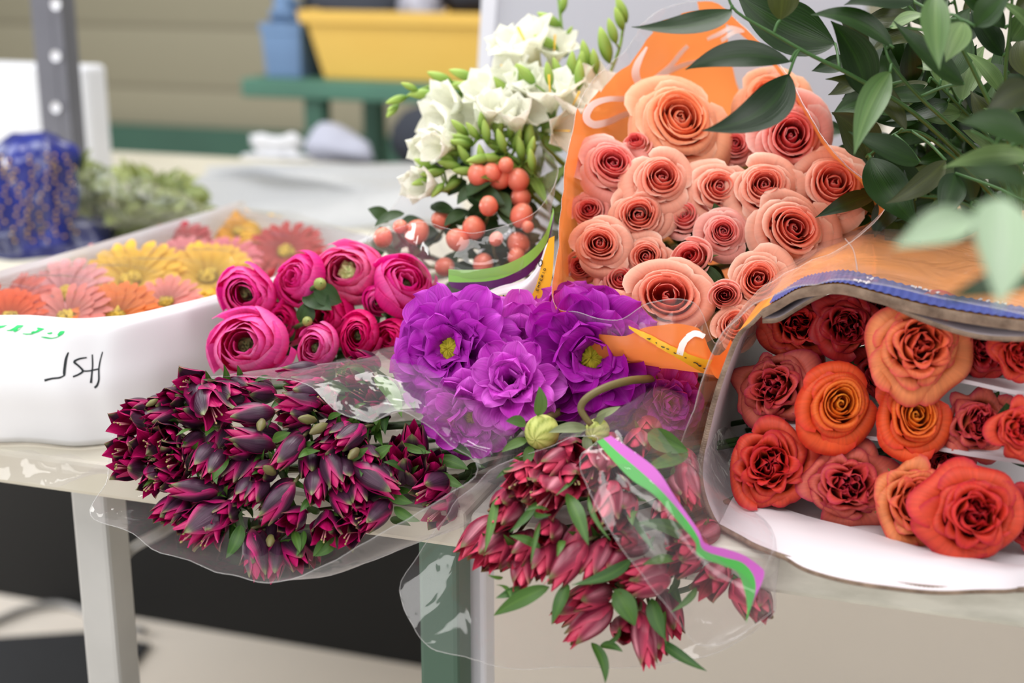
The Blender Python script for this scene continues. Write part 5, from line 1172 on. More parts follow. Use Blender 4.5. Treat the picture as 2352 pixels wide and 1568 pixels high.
AB = [('ruscus branch rising at the right hand top corner', [(2330, -60, 0.98), (2320, 60, 1.0), (2310, 200, 1.04), (2330, 420, 1.12)], 8),
 ('ruscus branch leaning left along the picture top behind the pale hanging leaf', [(2020, -50, 1.1), (2110, 40, 1.1), (2200, 180, 1.12), (2310, 430, 1.18)], 9),
 ('ruscus branch in the dark middle of the green clump', [(2040, 220, 1.12), (2120, 280, 1.14), (2220, 370, 1.16), (2330, 520, 1.2)], 9),
 ('ruscus branch low in the clump just above the box lid', [(2020, 440, 1.12), (2110, 450, 1.14), (2220, 470, 1.16), (2360, 560, 1.2)], 9),
 ('ruscus branch deep behind the clump near the peach sleeve', [(1950, 300, 1.2), (2030, 370, 1.2), (2130, 450, 1.22), (2300, 560, 1.25)], 9),
 ('ruscus branch of the upper back of the clump against the cream board', [(2180, -60, 1.16), (2210, 80, 1.18), (2260, 240, 1.2), (2330, 480, 1.24)], 9),
 ('ruscus branch bending out to the right of the clump', [(2440, 60, 1.0), (2390, 180, 1.02), (2350, 320, 1.06), (2340, 500, 1.12)], 8),
 ('ruscus branch lying lowest behind the box lid', [(2040, 530, 1.2), (2140, 520, 1.2), (2250, 530, 1.22), (2400, 600, 1.26)], 9),
 ('ruscus branch filling the shaded core of the clump', [(2110, 330, 1.2), (2180, 380, 1.22), (2260, 440, 1.24), (2380, 560, 1.28)], 10),
 ('ruscus branch crossing the clump from the picture edge towards the topmost roses', [(1960, 130, 1.14), (2060, 190, 1.14), (2180, 290, 1.16), (2330, 450, 1.2)], 12),
 ('ruscus branch drooping between the peach sleeve and the box lid', [(2000, 520, 1.16), (2070, 470, 1.16), (2160, 440, 1.18), (2330, 500, 1.22)], 11),
 ('ruscus branch standing behind the pale hanging leaf in the dense top of the clump', [(2080, -40, 1.14), (2140, 100, 1.16), (2210, 250, 1.18), (2320, 460, 1.2)], 12),
 ('ruscus branch close to the picture edge above the dark crossing leaves', [(2420, 180, 1.06), (2340, 230, 1.08), (2290, 320, 1.1), (2320, 470, 1.14)], 11),
 ('ruscus branch far back in the clump with only leaf tips showing', [(2060, 120, 1.26), (2150, 240, 1.26), (2240, 360, 1.28), (2350, 520, 1.3)], 12),
 ('ruscus branch far back low in the clump over the box', [(2100, 420, 1.26), (2180, 420, 1.26), (2270, 440, 1.28), (2380, 540, 1.3)], 12),
 ('ruscus branch with small leaves at the middle height of the clump', [(2140, 180, 1.08), (2200, 240, 1.1), (2280, 330, 1.13), (2350, 480, 1.18)], 10)]
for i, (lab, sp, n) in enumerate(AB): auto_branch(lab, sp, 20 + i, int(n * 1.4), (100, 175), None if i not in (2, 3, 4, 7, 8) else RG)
# ------------------------------------------------------------------ sleeves of clear and printed film
def loop(pts): return np.array([P(*p) for p in pts])
def sleeve_grid(rings, nu, nv, seed, amp=0.0025, freq=30, tail_pow=1.0):
    g = np.array([catmull_closed(r, nu) for r in rings]); g = catmull(g, nv).transpose(1, 0, 2)
    g = g + wob(g, seed, amp, freq) + wob(g, seed + 1, amp * 0.4, freq * 3)
    g[..., 2] = np.maximum(g[..., 2], TZ + 0.003) if False else g[..., 2]
    return g
def tail_loop(c, r, n, ph=0.0, flat=0.6):
    a = np.linspace(0, 2 * PI, n, endpoint=False) + ph
    return np.array([c + RT * r * math.cos(x) + UP * r * flat * math.sin(x) for x in a])
def tail_like(ring, c, r):
    """a small loop round c whose points keep the angular order of the ring before it"""
    q = ring - ring.mean(0); x = q @ RT; y = q @ UP; k = np.hypot(x, y) + 1e-9
    return np.array([c + RT * r * a / m + UP * r * b / m for a, b, m in zip(x, y, k)])
def closed_bvh(g): return bvh_of([np.concatenate([g, g[:1]])])
def rim_edge(g, r=0.00035):
    mb = MB(); q = np.concatenate([g[:, 0], g[:1, 0]]); mb.tube(q, r, 5, cap=False); return mb

def above(ring):
    q = ring.copy(); q[:, 2] = np.maximum(q[:, 2], TZ + 0.012); return q
# sleeve of the dark bunch
r0 = loop([(455, 868, 1.12), (560, 862, 1.09), (660, 866, 1.055), (740, 908, 1.025), (800, 955, 1.005), (845, 974, 1.0), (900, 948, 1.0), (960, 965, 1.0), (1020, 1010, 1.0), (1090, 1076, 1.0),
           (1000, 1140, 0.995), (860, 1225, 0.995), (740, 1300, 0.995), (620, 1346, 1.0), (520, 1322, 1.01), (380, 1262, 1.03), (285, 1220, 1.05), (210, 1186, 1.065), (236, 1110, 1.09), (262, 1010, 1.12), (330, 925, 1.14), (400, 888, 1.14)])
r1 = loop([(640, 850, 1.15), (720, 836, 1.14), (800, 824, 1.125), (880, 820, 1.10), (960, 842, 1.08), (1020, 880, 1.06), (1080, 930, 1.045), (1120, 970, 1.035), (1150, 1000, 1.03), (1164, 1016, 1.025),
           (1150, 1100, 1.04), (1120, 1170, 1.05), (1050, 1210, 1.06), (940, 1240, 1.075), (860, 1220, 1.09), (760, 1180, 1.11), (700, 1140, 1.13), (650, 1100, 1.15), (620, 1050, 1.17), (600, 1000, 1.18), (600, 920, 1.18), (620, 880, 1.17)])
axt = P(1330, 900, 1.42); axt[2] = max(axt[2], TZ + 0.03)
r2 = above(0.5 * r1 + 0.5 * tail_like(r1, axt, 0.035)); r3 = above(tail_like(r1, axt, 0.022))
gD = sleeve_grid([r0, r1, r2, r3], 110, 36, 31, 0.0022)
rt = empty('flower_sleeve', r0.mean(0), None, 'clear film sleeve round the dark magenta alstroemeria, hanging over the table edge', 'flower sleeve'); o = np.array(rt.location)
mb = MB(); mb.grid(gD, closed=True); mb.build('clear_film', M_film2, rt, o); rim_edge(gD).build('film_edge', M_edge, rt, o)
# sleeve of the front bunch
r0 = loop([(1372, 1004, 0.985), (1335, 1050, 0.965), (1345, 1120, 0.95), (1400, 1225, 0.935), (1470, 1325, 0.93), (1540, 1425, 0.93), (1600, 1487, 0.94), (1700, 1455, 0.945), (1768, 1400, 0.955), (1700, 1470, 0.98), (1560, 1512, 0.985), (1480, 1526, 0.985), (1330, 1534, 0.985), (1180, 1530, 0.985), (1060, 1516, 0.99), (985, 1494, 0.995), (948, 1440, 1.0), (930, 1335, 1.015), (985, 1240, 1.02), (1060, 1150, 1.02), (1140, 1078, 1.015), (1260, 1030, 1.0)])
r1 = loop([(1450, 962, 1.0), (1500, 1000, 0.985), (1520, 1060, 0.965), (1560, 1130, 0.95), (1600, 1210, 0.945), (1660, 1270, 0.945), (1740, 1300, 0.95), (1765, 1310, 0.955), (1778, 1340, 0.965), (1740, 1360, 0.99), (1640, 1380, 1.01), (1540, 1370, 1.03), (1420, 1340, 1.04), (1320, 1290, 1.05), (1240, 1240, 1.06), (1200, 1200, 1.06), (1180, 1160, 1.06), (1180, 1120, 1.06), (1200, 1080, 1.06), (1240, 1040, 1.06), (1300, 1000, 1.04), (1380, 974, 1.02)])
axt = P(1640, 1000, 1.36); axt[2] = max(axt[2], TZ + 0.03)
r2 = above(0.55 * r1 + 0.45 * tail_like(r1, axt, 0.04)); r3 = above(tail_like(r1, axt, 0.025))
gF = sleeve_grid([r0, r1, r2, r3], 110, 36, 41, 0.0024)
rt = empty('flower_sleeve', r0.mean(0), None, 'clear film sleeve with a pink and green striped ribbon print, round the front bunch', 'flower sleeve'); o = np.array(rt.location)
mb = MB(); mb.grid(gF, closed=True); mb.build('clear_film', M_film2, rt, o); rim_edge(gF).build('film_edge', M_edge, rt, o)
bvf = closed_bvh(gF)
up_ = [zf(*q) for q in [(1180, 235), (1290, 310), (1430, 420), (1530, 570), (1650, 740), (1690, 815), (1800, 845), (1900, 880), (1985, 940), (2008, 975), (1990, 1040), (1960, 1100)]]
md_ = [zf(*q) for q in [(1140, 250), (1225, 330), (1355, 440), (1470, 550), (1590, 690), (1650, 780), (1680, 850), (1790, 890), (1890, 920), (1950, 990), (1960, 1080), (1925, 1190)]]
lo_ = [zf(*q) for q in [(1105, 265), (1175, 350), (1290, 470), (1420, 560), (1560, 720), (1635, 810), (1650, 880), (1770, 930), (1860, 970), (1895, 1050), (1915, 1150), (1910, 1250)]]
M_pinkb = flat_mat('pink_print', (206, 104, 200), 0.4, trans=0.3); M_greenb = flat_mat('green_print', (88, 186, 88), 0.4, trans=0.3)
def band(a, b, dep, mat, nm, root, org, m=60):
    l = catmull(np.array(a, float), m); r = catmull(np.array(b, float), m); dd = np.interp(np.linspace(0, 1, m), np.linspace(0, 1, len(dep)), dep)
    g = np.array([[P(*(l[i] + (r[i] - l[i]) * k / 3), dd[i]) for k in range(4)] for i in range(m)]); mb = MB(); mb.grid(g); return mb.build(nm, mat, root, org)
def hit_depths(bvh, mid, m=14, off=0.003, dflt=0.95, lo=0.0, hi=9.0):
    l = catmull(np.array(mid, float), m); out = []
    for q in l:
        h = hit(bvh, q[0], q[1], 0); d = dflt if h is None else float((h - CAM) @ FW)
        out.append(min(max(d, lo), hi) - off)
    s = np.array(out); return np.convolve(np.pad(s, 2, mode='edge'), np.ones(5) / 5, 'valid')
dep = hit_depths(bvf, md_, 16, 0.003, 0.95, 0.92, 0.99)
band(up_, md_, dep, M_pinkb, 'pink_stripe', rt, o); band(md_, lo_, dep, M_greenb, 'green_stripe', rt, o)

# sleeve of the berries and lower freesias
r0 = loop([(960, 410, 1.30), (1000, 345, 1.31), (1050, 290, 1.32), (1095, 240, 1.32), (1140, 220, 1.32), (1190, 218, 1.31), (1225, 262, 1.29), (1245, 330, 1.26), (1287, 372, 1.21), (1282, 410, 1.19), (1250, 470, 1.175), (1200, 497, 1.165), (1150, 514, 1.16), (1090, 524, 1.16), (1030, 520, 1.165), (970, 510, 1.18), (900, 525, 1.22), (850, 560, 1.25), (860, 520, 1.28), (900, 470, 1.30)])
r1 = loop([(1010, 520, 1.33), (1040, 480, 1.34), (1080, 450, 1.34), (1120, 430, 1.34), (1160, 430, 1.34), (1200, 440, 1.33), (1240, 450, 1.31), (1265, 470, 1.27), (1276, 500, 1.22), (1272, 545, 1.19), (1255, 590, 1.175), (1215, 625, 1.165), (1160, 645, 1.16), (1100, 655, 1.16), (1050, 660, 1.165), (1010, 650, 1.18), (980, 640, 1.21), (960, 620, 1.25), (970, 590, 1.28), (990, 550, 1.31)])
axt = P(1290, 760, 1.42); r2 = 0.5 * r1 + 0.5 * tail_like(r1, axt, 0.04); r3 = tail_like(r1, axt, 0.025)
gH = sleeve_grid([r0, r1, r2, r3], 90, 30, 51, 0.0022)
M_lilac = film_mat('lilac_film', (0.93, 0.86, 0.92), 0.06, (0.75, 0.6, 0.75))
rt = empty('flower_sleeve', r0.mean(0), None, 'clear film sleeve with a lime green band round the coral berries and freesias', 'flower sleeve'); o = np.array(rt.location)
mb = MB(); mb.grid(gH, closed=True); mb.build('clear_film', M_film2, rt, o); rim_edge(gH).build('film_edge', M_edge, rt, o)
def zb(x, y): return (1030 + x / 6.533, 480 + y / 6.533)
M_lime = flat_mat('lime_print', (146, 206, 96), 0.4, trans=0.3); M_plum = flat_mat('plum_print', (84, 30, 90), 0.35, trans=0.2, noise=0.4, scale=30, rgb2=(130, 50, 140))
gu = [zb(*q) for q in [(0, 900), (200, 912), (500, 900), (850, 830), (1200, 650), (1430, 400), (1545, 100), (1570, -20)]]
gl_ = [zb(*q) for q in [(0, 1090), (200, 1100), (600, 1080), (900, 1000), (1200, 832), (1445, 565), (1530, 300), (1585, 40)]]
gp = [zb(*q) for q in [(40, 1170), (300, 1240), (620, 1190), (900, 1130), (1200, 985), (1390, 740), (1510, 470), (1580, 160)]]
bvh_h = closed_bvh(gH); dep = hit_depths(bvh_h, gl_, 14, 0.003, 1.17, 1.14, 1.19)
band(gu, gl_, dep, M_lime, 'lime_band', rt, o); band(gl_, gp, dep, M_plum, 'plum_band', rt, o)

# white collar sleeve with yellow strip behind the dahlias
M_wfilm = flat_mat('white_film', (238, 234, 240), 0.25, noise=0.3, scale=20, rgb2=(216, 196, 226), trans=0.3, spec=0.6); M_yelp = flat_mat('yellow_print', (240, 190, 44), 0.4, trans=0.2)
tp = [zb(*q) for q in [(200, 1390), (350, 1330), (600, 1240), (900, 1130), (1150, 1045), (1300, 900), (1400, 720), (1480, 530), (1590, 400)]]
rt = empty('flower_sleeve', P(1180, 720, 1.15), None, 'white film sleeve with a lettered yellow strip, standing up behind the violet dahlias', 'flower sleeve'); o = np.array(rt.location)
rows = [[P(x, y, 1.155 - 0.01 * k) for k, (x, y) in enumerate([(q[0], q[1]) for q in tp])]]
rows = [[P(x, y, 1.15) for x, y in tp], [P(x * 0.98 + 24, y + 30, 1.145) for x, y in tp], [P(x * 0.9 + 124, y + 110 + (690 - y) * 0.4, 1.16) for x, y in tp], [P(1200 + (x - 1180) * 0.5, 860, 1.22) for x, y in tp]]
gW = sheet_grid(rows, 50, 24, 61, 0.0012, 40); mb = MB(); mb.grid(gW); mb.build('white_film', M_wfilm, rt, o)
def dep_const(d, n=3): return np.full(n, d)
yl1 = [zb(*q) for q in [(1215, 1370), (1320, 1130), (1410, 780), (1510, 440)]]; yl2 = [zb(*q) for q in [(1470, 1380), (1550, 1050), (1580, 700), (1592, 400)]]
band(yl1, yl2, dep_const(1.135), M_yelp, 'yellow_strip', rt, o)
band([zb(*q) for q in [(540, 1350), (700, 1312), (880, 1298), (1100, 1362)]], [zb(*q) for q in [(600, 1480), (720, 1480), (900, 1490), (1150, 1480)]], dep_const(1.135), M_yelp, 'yellow_strip', rt, o)
LET = {'E': [[(1, 0), (0, 0), (0, 1), (1, 1)], [(0, .5), (.8, .5)]], 'M': [[(0, 0), (0, 1), (.5, .4), (1, 1), (1, 0)]], 'P': [[(0, 0), (0, 1), (.9, 1), (.9, .5), (0, .5)]], 'I': [[(.5, 0), (.5, 1)]], 'R': [[(0, 0), (0, 1), (.9, 1), (.9, .5), (0, .5), (1, 0)]],
       'O': [[(.5, 0), (0, .3), (0, .7), (.5, 1), (1, .7), (1, .3), (.5, 0)]], 'N': [[(0, 0), (0, 1), (1, 0), (1, 1)]]}
def letters(txt, x0, y0, rx, ry, ux, uy, d, w, mat, root, org, gap=1.5):
    """small stroke letters: start point, reading step and upright step in picture units, drawn at depth d"""
    mb = MB()
    for i, ch in enumerate(txt):
        for st in LET.get(ch, []):
            for a, b in zip(st[:-1], st[1:]):
                pa = (x0 + rx * (a[0] + i * gap) + ux * a[1], y0 + ry * (a[0] + i * gap) + uy * a[1]); pb_ = (x0 + rx * (b[0] + i * gap) + ux * b[1], y0 + ry * (b[0] + i * gap) + uy * b[1])
                A0, B0 = P(*pa, d), P(*pb_, d); mb.tube([A0, (A0 + B0) / 2, B0], w / FPX * d / 2, 5)
    mb.build('lettering', mat, root, org)
letters('EMPERIO', 1236, 668, 1.6, -4.4, -5, -2, 1.1335, 1.5, M_ink, rt, o, 1.75)
letters('O', 1244, 612, 3, -14, -8, -2, 1.1335, 2.4, M_ink, rt, o)
letters('MON', 1163, 684, -11, 2, 2, 10, 1.1335, 2.2, M_ink, rt, o, 1.35) if False else letters('NOM', 1124, 694, 11, -2, 1, -11, 1.1335, 2.4, M_ink, rt, o, 1.4)

# sleeve of the peach roses
r0 = loop([(1272, 690, 1.07), (1282, 560, 1.09), (1298, 400, 1.13), (1318, 285, 1.17), (1350, 200, 1.20), (1430, 120, 1.22), (1520, 18, 1.25), (1640, -2, 1.25), (1702, 55, 1.23), (1800, 165, 1.18), (1862, 270, 1.13), (1930, 370, 1.09), (2025, 440, 1.07), (2030, 490, 1.06), (1940, 555, 1.055), (1840, 605, 1.05), (1740, 665, 1.045), (1650, 790, 1.045), (1590, 705, 1.03), (1490, 700, 1.035), (1415, 735, 1.045), (1330, 715, 1.06)])
r1 = loop([(1300, 770, 1.16), (1318, 620, 1.18), (1335, 470, 1.21), (1370, 360, 1.23), (1410, 280, 1.245), (1480, 200, 1.265), (1560, 130, 1.28), (1650, 110, 1.28), (1730, 150, 1.27), (1800, 230, 1.25), (1860, 320, 1.23), (1930, 400, 1.20), (2000, 460, 1.17), (2000, 510, 1.16), (1930, 580, 1.15), (1850, 640, 1.13), (1770, 720, 1.11), (1660, 860, 1.08), (1628, 862, 1.07), (1540, 850, 1.075), (1450, 840, 1.09), (1360, 830, 1.12)])
axt = P(1760, 560, 1.6); axt[2] = TZ + 0.06
r2 = 0.5 * r1 + 0.5 * tail_like(r1, axt, 0.05); r3 = above(tail_like(r1, axt, 0.03))
NU, NVV = 132, 44
gP = sleeve_grid([r0, r1, r2, r3], NU, NVV, 71, 0.0016)
M_orange = flat_mat('orange_film', (250, 148, 74), 0.3, noise=0.25, scale=8, rgb2=(242, 130, 62), trans=0.45, alpha=0.90, spec=0.5)
rt = empty('flower_sleeve', r0.mean(0), None, 'orange printed film sleeve with white looping lines round the peach roses', 'flower sleeve'); o = np.array(rt.location)
fu = np.arange(NU)[:, None] / NU * 22; fv = np.arange(NVV - 1)[None] / (NVV - 1)
org_mask = np.zeros((NU, NVV - 1), bool)
org_mask |= (fu < 3.2) | (fu > 21.2)
org_mask |= (fu >= 3.2) & (fu < 6.6) & (fv > 0.055 + 0.05 * np.sin((fu - 3.2) / 3.4 * PI))
org_mask |= (fu >= 6.6) & (fu < 8.4)
org_mask |= (fu >= 8.4) & (fu < 13.0) & (fv > 0.04)
org_mask |= (fu > 16.6) & (fu <= 21.2) & (fv > 0.075)
org_mask &= ~((fu > 7.2) & (fu < 9.0) & (fv > 0.13) & (fv < 0.5))
mb = MB(); mb.grid(gP, closed=True, mask=org_mask); mb.build('orange_film', M_orange, rt, o)
mb = MB(); mb.grid(gP, closed=True, mask=~org_mask); mb.build('clear_film', M_film2, rt, o)
rim_edge(gP).build('film_edge', M_edge, rt, o)
bvP = closed_bvh(gP); M_wprint = flat_mat('white_print', (255, 253, 252), 0.5, trans=0.22)
def zs(x, y): return (1280 + x / 3.92, y / 3.92)
def zl(x, y): return (1380 + x / 6.534, 660 + y / 6.534)
for pts, w in (([zs(*q) for q in [(790, 425), (712, 560), (690, 650), (720, 730), (790, 748), (880, 690), (1000, 590), (1100, 470), (1170, 400)]], [3, 10, 12, 11, 8, 9, 8, 7, 6]),
               ([zs(*q) for q in [(960, 700), (840, 760), (720, 830), (620, 880), (450, 890), (320, 930), (250, 1010), (250, 1080), (320, 1120), (450, 1090), (560, 1040), (655, 1000)]], [5, 8, 9, 9, 8, 10, 12, 12, 11, 10, 9, 8]),
               ([zs(*q) for q in [(720, 930), (800, 850), (870, 770), (905, 700), (1000, 630), (1150, 565), (1310, 530)]], [6, 9, 11, 9, 8, 7, 6]),
               ([zs(*q) for q in [(1200, 210), (1350, 160), (1500, 120), (1600, 160), (1690, 240)]], [5, 7, 8, 7, 5]),
               ([zs(*q) for q in [(1350, 340), (1470, 290), (1580, 243), (1700, 265)]], [5, 7, 7, 4]), ([zs(*q) for q in [(1700, 268), (1600, 285), (1480, 355)]], [4, 7, 6]),
               ([zl(*q) for q in [(1180, 990), (1230, 840), (1330, 735), (1430, 695), (1530, 740)]], [11, 10, 10, 9, 7])):
    m_ = stroke_on(bvP, pts, [q * 1.5 for q in w], 40, 0.002)
    if m_: m_.build('white_loop', M_wprint, rt, o)
for pts in ([zb(*q) for q in [(1795, 1000), (1835, 875), (1875, 950)]], [zb(*q) for q in [(1875, 950), (1900, 1040), (1930, 1000)]], [zb(*q) for q in [(1760, 1320), (1820, 1215), (1870, 1290)]]):
    m_ = stroke_on(bvP, pts, 7, 12, 0.002)
    if m_: m_.build('white_lettering', M_wprint, rt, o)
m_ = ribbon_on(bvP, [zl(*q) for q in [(430, 560), (700, 690), (1200, 930), (1640, 1085)]], [zl(*q) for q in [(440, 605), (720, 800), (1200, 1060), (1570, 1265)]], 40, 0.002)
if m_: m_.build('yellow_strip', M_yelp, rt, o)
for (x0, y0, x1, y1) in ((700, 765, 745, 765), (820, 815, 850, 830), (930, 870, 975, 890), (1000, 905, 1040, 915), (1090, 945, 1130, 965), (1260, 1020, 1290, 1030), (1395, 1080, 1440, 1090), (1440, 1090, 1470, 1125), (1470, 1125, 1510, 1130), (1545, 1160, 1590, 1170)):
    m_ = stroke_on(bvP, [zl(x0, y0), zl(x1, y1)], 2.2, 6, 0.003)
    if m_: m_.build('lettering', M_ink, rt, o)

# ------------------------------------------------------------------ cardboard box of orange roses
M_cardw = flat_mat('white_card', (216, 208, 212), 0.6, noise=0.25, scale=12, rgb2=(196, 186, 192), bump=0.04)
M_cardo = flat_mat('orange_card', (238, 150, 50), 0.45, noise=0.55, scale=14, rgb2=(196, 118, 60), bump=0.05)
M_cardb = flat_mat('blue_card', (62, 78, 150), 0.5, noise=0.3, scale=30)
M_cut = flat_mat('corrugated_edge', (150, 128, 110), 0.85, noise=0.9, scale=90, rgb2=(84, 66, 54), bump=0.4)
M_wrap = film_mat('box_film', (0.98, 0.96, 0.95), 0.05, (0.9, 0.82, 0.78), 1.2, 0.12, 0.4, 18)
RBX = empty('cardboard_box', onz(2000, 1330, TZ), None, 'open cardboard box of orange roses lying on its side in clear wrap', 'box'); o = np.array(RBX.location)
def BP(x, y, k=0.0): return P(x, y, d_box(x) + k)
def BZ(x, y, z): return onz(x, y, TZ + z)
lid = [BP(*q) for q in [(1752, 708), (1790, 688), (1833, 664), (1880, 655), (1936, 652), (2017, 672), (2131, 701), (2246, 721), (2352, 735), (2480, 748)]]
lef = [BP(*q) for q in [(1752, 708), (1720, 742), (1689, 772), (1655, 856), (1632, 930), (1618, 988), (1606, 1040), (1602, 1080), (1606, 1120), (1618, 1160), (1635, 1195)]] + [onz(1652, 1214, TZ + 0.003)]
bot_ = [BZ(*q, 0.003) for q in [(1652, 1214), (1700, 1240), (1741, 1262), (1821, 1291), (1959, 1330), (2131, 1356), (2304, 1360), (2480, 1356)]]
AX = V * 0.42
def wall_parts(line, name, inner_off, n, mat_out, thick=0.0045, dep=1.0, back=None, wavy=0.0006):
    c = catmull(np.array(line), n); inn = c + inner_off * thick
    s = np.linspace(0, 1, 14)
    ax = AX * dep
    outg = np.stack([c + ax * t for t in s], 1); ing = np.stack([inn + ax * t for t in s], 1)
    outg += wob(outg, len(name) * 7, wavy, 30) * s[None, :, None]; 
    mb = MB(); mb.grid(outg); a = mb.build(name + '_outside', mat_out, RBX, o)
    mb = MB(); mb.grid(ing); mb.build(name + '_inside', M_cardw, RBX, o)
    mb = MB(); m2 = 8 * n; cc = catmull(np.array(line), m2); zz = 0.0007 * np.sin(np.arange(m2) * 1.9)[:, None]
    i2 = cc + inner_off * thick
    mb.grid(np.stack([cc - V * 0.0006, cc * 0.65 + i2 * 0.35 - V * 0.0016 + inner_off * zz, cc * 0.35 + i2 * 0.65 - V * 0.001 + inner_off * zz, i2 - V * 0.0003], 1)); mb.build('cut_edge', M_cut, RBX, o)
    return outg
lg = wall_parts(lid, 'lid', -ZUP, 60, M_cardo, 0.0075)
wall_parts(lef, 'side_wall', E, 44, M_cardo, 0.004)
wall_parts(bot_, 'base', ZUP, 50, M_cardw, 0.004)
# second loose layer under the lid
l2 = [p - ZUP * (0.008 + 0.006 * math.sin(i * 1.1)) + V * 0.002 for i, p in enumerate(lid)]; wall_parts(l2, 'inner_lid', -ZUP, 60, M_cardw, 0.0035, 0.7)
# blue border with a saw-tooth far edge and white marks
c = catmull(np.array(lid), 240); tooth = np.abs((np.arange(240) * 0.21) % 1 - 0.5) * 0.006
bl = np.stack([c + ZUP * 0.0012 - V * 0.0004, c + ZUP * 0.0014 + V * (0.012 + tooth[:, None] * 0.3), c + ZUP * 0.0016 + V * (0.024 + 0.012 * np.sin(np.linspace(0, 3.1, 240))[:, None] + tooth[:, None])], 1)
bl[:, :, 2] += 0.0004 * np.sin(np.arange(240) * 1.32)[:, None]
mb = MB(); mb.grid(bl[10:236]); mb.build('blue_border', M_cardb, RBX, o)
bvB = bvh_of([bl])
for sx, sy, n_ in ((1962, 646, 4), (1988, 640, 2), (2092, 660, 4), (2124, 668, 4), (2240, 688, 5), (2280, 694, 4)):
    for k in range(n_):
        m_ = stroke_on(bvB, [(sx + k * 9, sy + k * 1.6 + (k % 2) * 4), (sx + 7 + k * 9, sy + 2 + k * 1.6 - (k % 2) * 3)], 4, 5, 0.0014)
        if m_: m_.build('white_mark', M_wprint, RBX, o)
# liner flap in front of the roses
fr = [BZ(*q, 0.007) for q in [(1657, 1192), (1690, 1216), (1740, 1240), (1800, 1272), (1860, 1302), (1990, 1334), (2131, 1346), (2220, 1352), (2310, 1352), (2380, 1336), (2480, 1330)]]
bk = [BZ(*q, 0.012) for q in [(1702, 1128), (1725, 1142), (1760, 1154), (1820, 1172), (1880, 1190), (1990, 1220), (2131, 1262), (2220, 1280), (2310, 1292), (2380, 1296), (2480, 1300)]]
f_ = catmull(np.array(fr), 70); b_ = catmull(np.array(bk), 70); s = np.linspace(0, 1, 12)[None, :, None]
g = f_[:, None] * (1 - s) + b_[:, None] * s + ZUP * 0.004 * np.sin(PI * s); g += wob(g, 91, 0.0012, 26)
mb = MB(); mb.grid(g); mb.build('liner_flap', M_cardw, RBX, o)
mb = MB(); z2 = 0.0006 * np.sin(np.arange(560) * 1.7)[:, None]; ff = catmull(np.array(fr), 560) ; ff += wob(ff, 91, 0.0012, 26)
mb.grid(np.stack([ff, ff - ZUP * 0.0012 - V * 0.0008 + ZUP * z2, ff - ZUP * 0.0030 - V * 0.0002], 1)); mb.build('cut_edge', M_cut, RBX, o)
mb = MB(); g2 = g - ZUP * 0.0032; mb.grid(g2); mb.build('liner_underside', M_cardw, RBX, o)
# card dividers between the rows
for (a, b) in (([(1730, 966), (1860, 985), (2050, 1008), (2250, 1042), (2480, 1075)], 0.012), ([(2000, 835), (2200, 868), (2350, 900), (2480, 915)], 0.012)):
    l = catmull(np.array([BP(x, y, b + 0.035) for x, y in a]), 30); mb = MB(); mb.grid(np.stack([l, l + V * 0.1, l + V * 0.2], 1)); mb.grid(np.stack([l - ZUP * 0.003, l + V * 0.2 - ZUP * 0.003], 1)); mb.grid(np.stack([l, l - ZUP * 0.003], 1)); mb.build('divider', M_cardw, RBX, o)
# clear wrap round the outside
wl_ = [p for p in lef[::-1]] + lid[1:]
c = catmull(np.array(wl_), 90); cen = BP(2050, 1000); od = c - cen; od -= np.outer(od @ V, V); od /= np.linalg.norm(od, axis=1)[:, None]
s = np.linspace(-0.03, 1, 30)[None, :, None]
g = c[:, None] + od[:, None] * (0.004 + 0.006 * np.abs(np.sin(np.linspace(0, 9, 90)))[:, None, None]) + AX[None, None] * s
g += wob(g, 17, 0.0022, 34)
mb = MB(); mb.grid(g); mb.build('clear_wrap', M_wrap, RBX, o)
mb = MB(); mb.tube(g[:, 0], 0.0005, 5, cap=False)
sm = [BP(1968, 640, 0.02), BP(1965, 620, 0.035), BP(1958, 590, 0.06), BP(1940, 566, 0.09)]; mb.tube(catmull(np.array([p + ZUP * 0.006 for p in sm]), 14), 0.0006, 5)
mb.build('wrap_edge', M_edge, RBX, o)

# strip of clear film lying on the cream table edge
g = sheet_grid([[onz(-60, 1030, TZ + .003), onz(60, 1040, TZ + .004), onz(160, 1050, TZ + .006), onz(300, 1066, TZ + .004)],
                [P(-60, 1070, 1.17), P(60, 1080, 1.165), P(170, 1090, 1.16), P(320, 1085, 1.15)], [P(-60, 1105, 1.165), P(40, 1108, 1.16), P(135, 1118, 1.15), P(240, 1055, 1.14)]], 30, 14, 15, 0.002, 40)
mb = MB(); mb.grid(g); simple('film_scrap', mb, M_film2, 'clear film scrap lying over the cream table edge below the gerbera box', 'film')

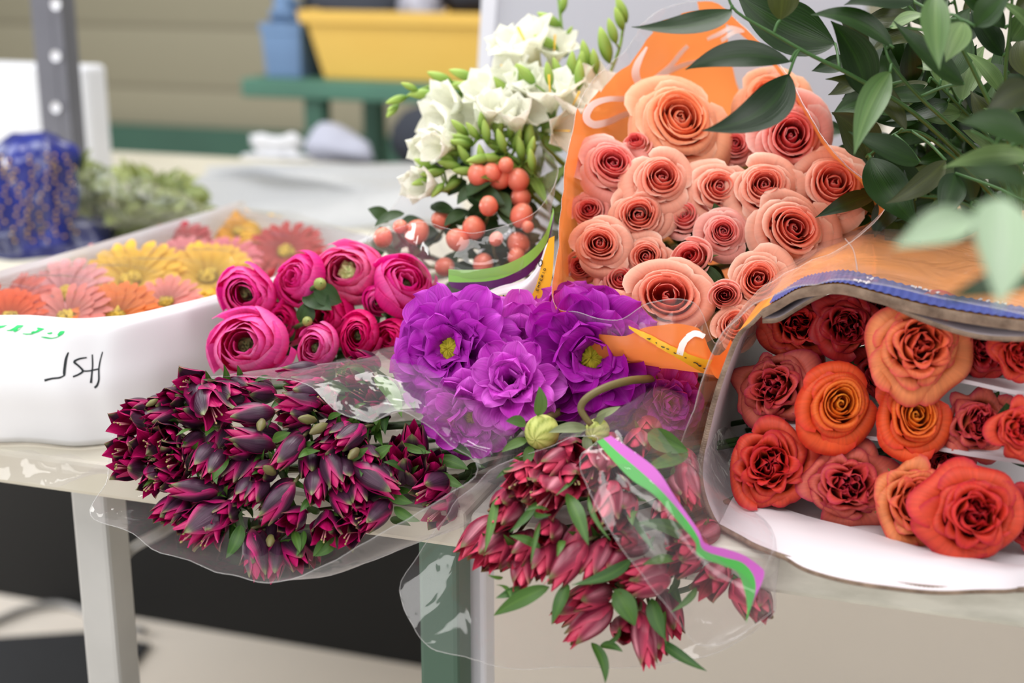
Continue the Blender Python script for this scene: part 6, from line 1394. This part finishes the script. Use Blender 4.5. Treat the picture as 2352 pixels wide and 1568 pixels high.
# ------------------------------------------------------------------ light
w = bpy.data.worlds.new('world'); SC.world = w; w.use_nodes = True
bg = w.node_tree.nodes['Background']; bg.inputs[0].default_value = (0.93, 0.96, 1.0, 1); bg.inputs[1].default_value = 0.46
def area(name, loc, size, size_y, power, target, col=(1, 1, 1)):
    l = bpy.data.lights.new(name, 'AREA'); l.shape = 'RECTANGLE'; l.size = size; l.size_y = size_y; l.energy = power; l.color = col
    ob = bpy.data.objects.new(name, l); COLL.objects.link(ob); ob.location = [float(x) for x in loc]
    d = Vector([float(x) for x in np.asarray(target) - np.asarray(loc)]); ob.rotation_euler = d.to_track_quat('-Z', 'Y').to_euler(); return ob
area('ceiling_and_fill_lamp', T(0.2, 0.7, 2.75), 1.6, 0.5, 34, T(0.25, 0.3, 0.9), (1, 0.98, 0.95))
area('ceiling_and_fill_lamp', T(0.3, -0.9, 2.6), 1.8, 0.6, 26, T(0.35, 0.2, 0.9), (1, 0.98, 0.96))
area('ceiling_and_fill_lamp', T(-1.4, 0.4, 2.3), 0.8, 1.4, 22, T(0.1, 0.2, 0.9), (0.95, 0.98, 1))
area('ceiling_and_fill_lamp', T(-0.3, 2.0, 2.9), 2.4, 0.6, 31, T(0, 2.2, 0.5), (1, 0.97, 0.92))
area('front_fill_light', T(-0.3, -2.4, 1.7), 2.4, 1.4, 14, T(0.3, 0.2, 0.8), (0.97, 0.98, 1))  # added fill behind the camera, lifts the flower fronts and dark centres
area('ceiling_and_fill_lamp', T(2.3, -0.3, 2.3), 0.8, 1.6, 20, T(0.5, 0.1, 0.9), (1, 0.98, 0.96))  # added fill on the right, brightens the inner side wall of the box
area('under_table_fill', T(-2.6, 0.7, 0.75), 1.0, 1.0, 48, T(0.2, 1.25, 0.0), (1, 0.98, 0.96))  # added fill out of view on the left, lights the floor under the table
area('front_fill_light', T(-0.6, -2.8, 1.1), 1.8, 0.9, 20, T(0.0, 1.3, 0.0), (1, 0.98, 0.95))  # added low fill, brightens the floor and greige board below the tables
SC.view_settings.view_transform = 'Standard'
SC.view_settings.look = 'None'
SC.view_settings.exposure = -0.08
SC.cycles.transparent_max_bounces = 32
SC.cycles.max_bounces = 8; SC.cycles.diffuse_bounces = 4; SC.cycles.glossy_bounces = 3
SC.cycles.caustics_reflective = False; SC.cycles.caustics_refractive = False
SC.cycles.use_denoising = True
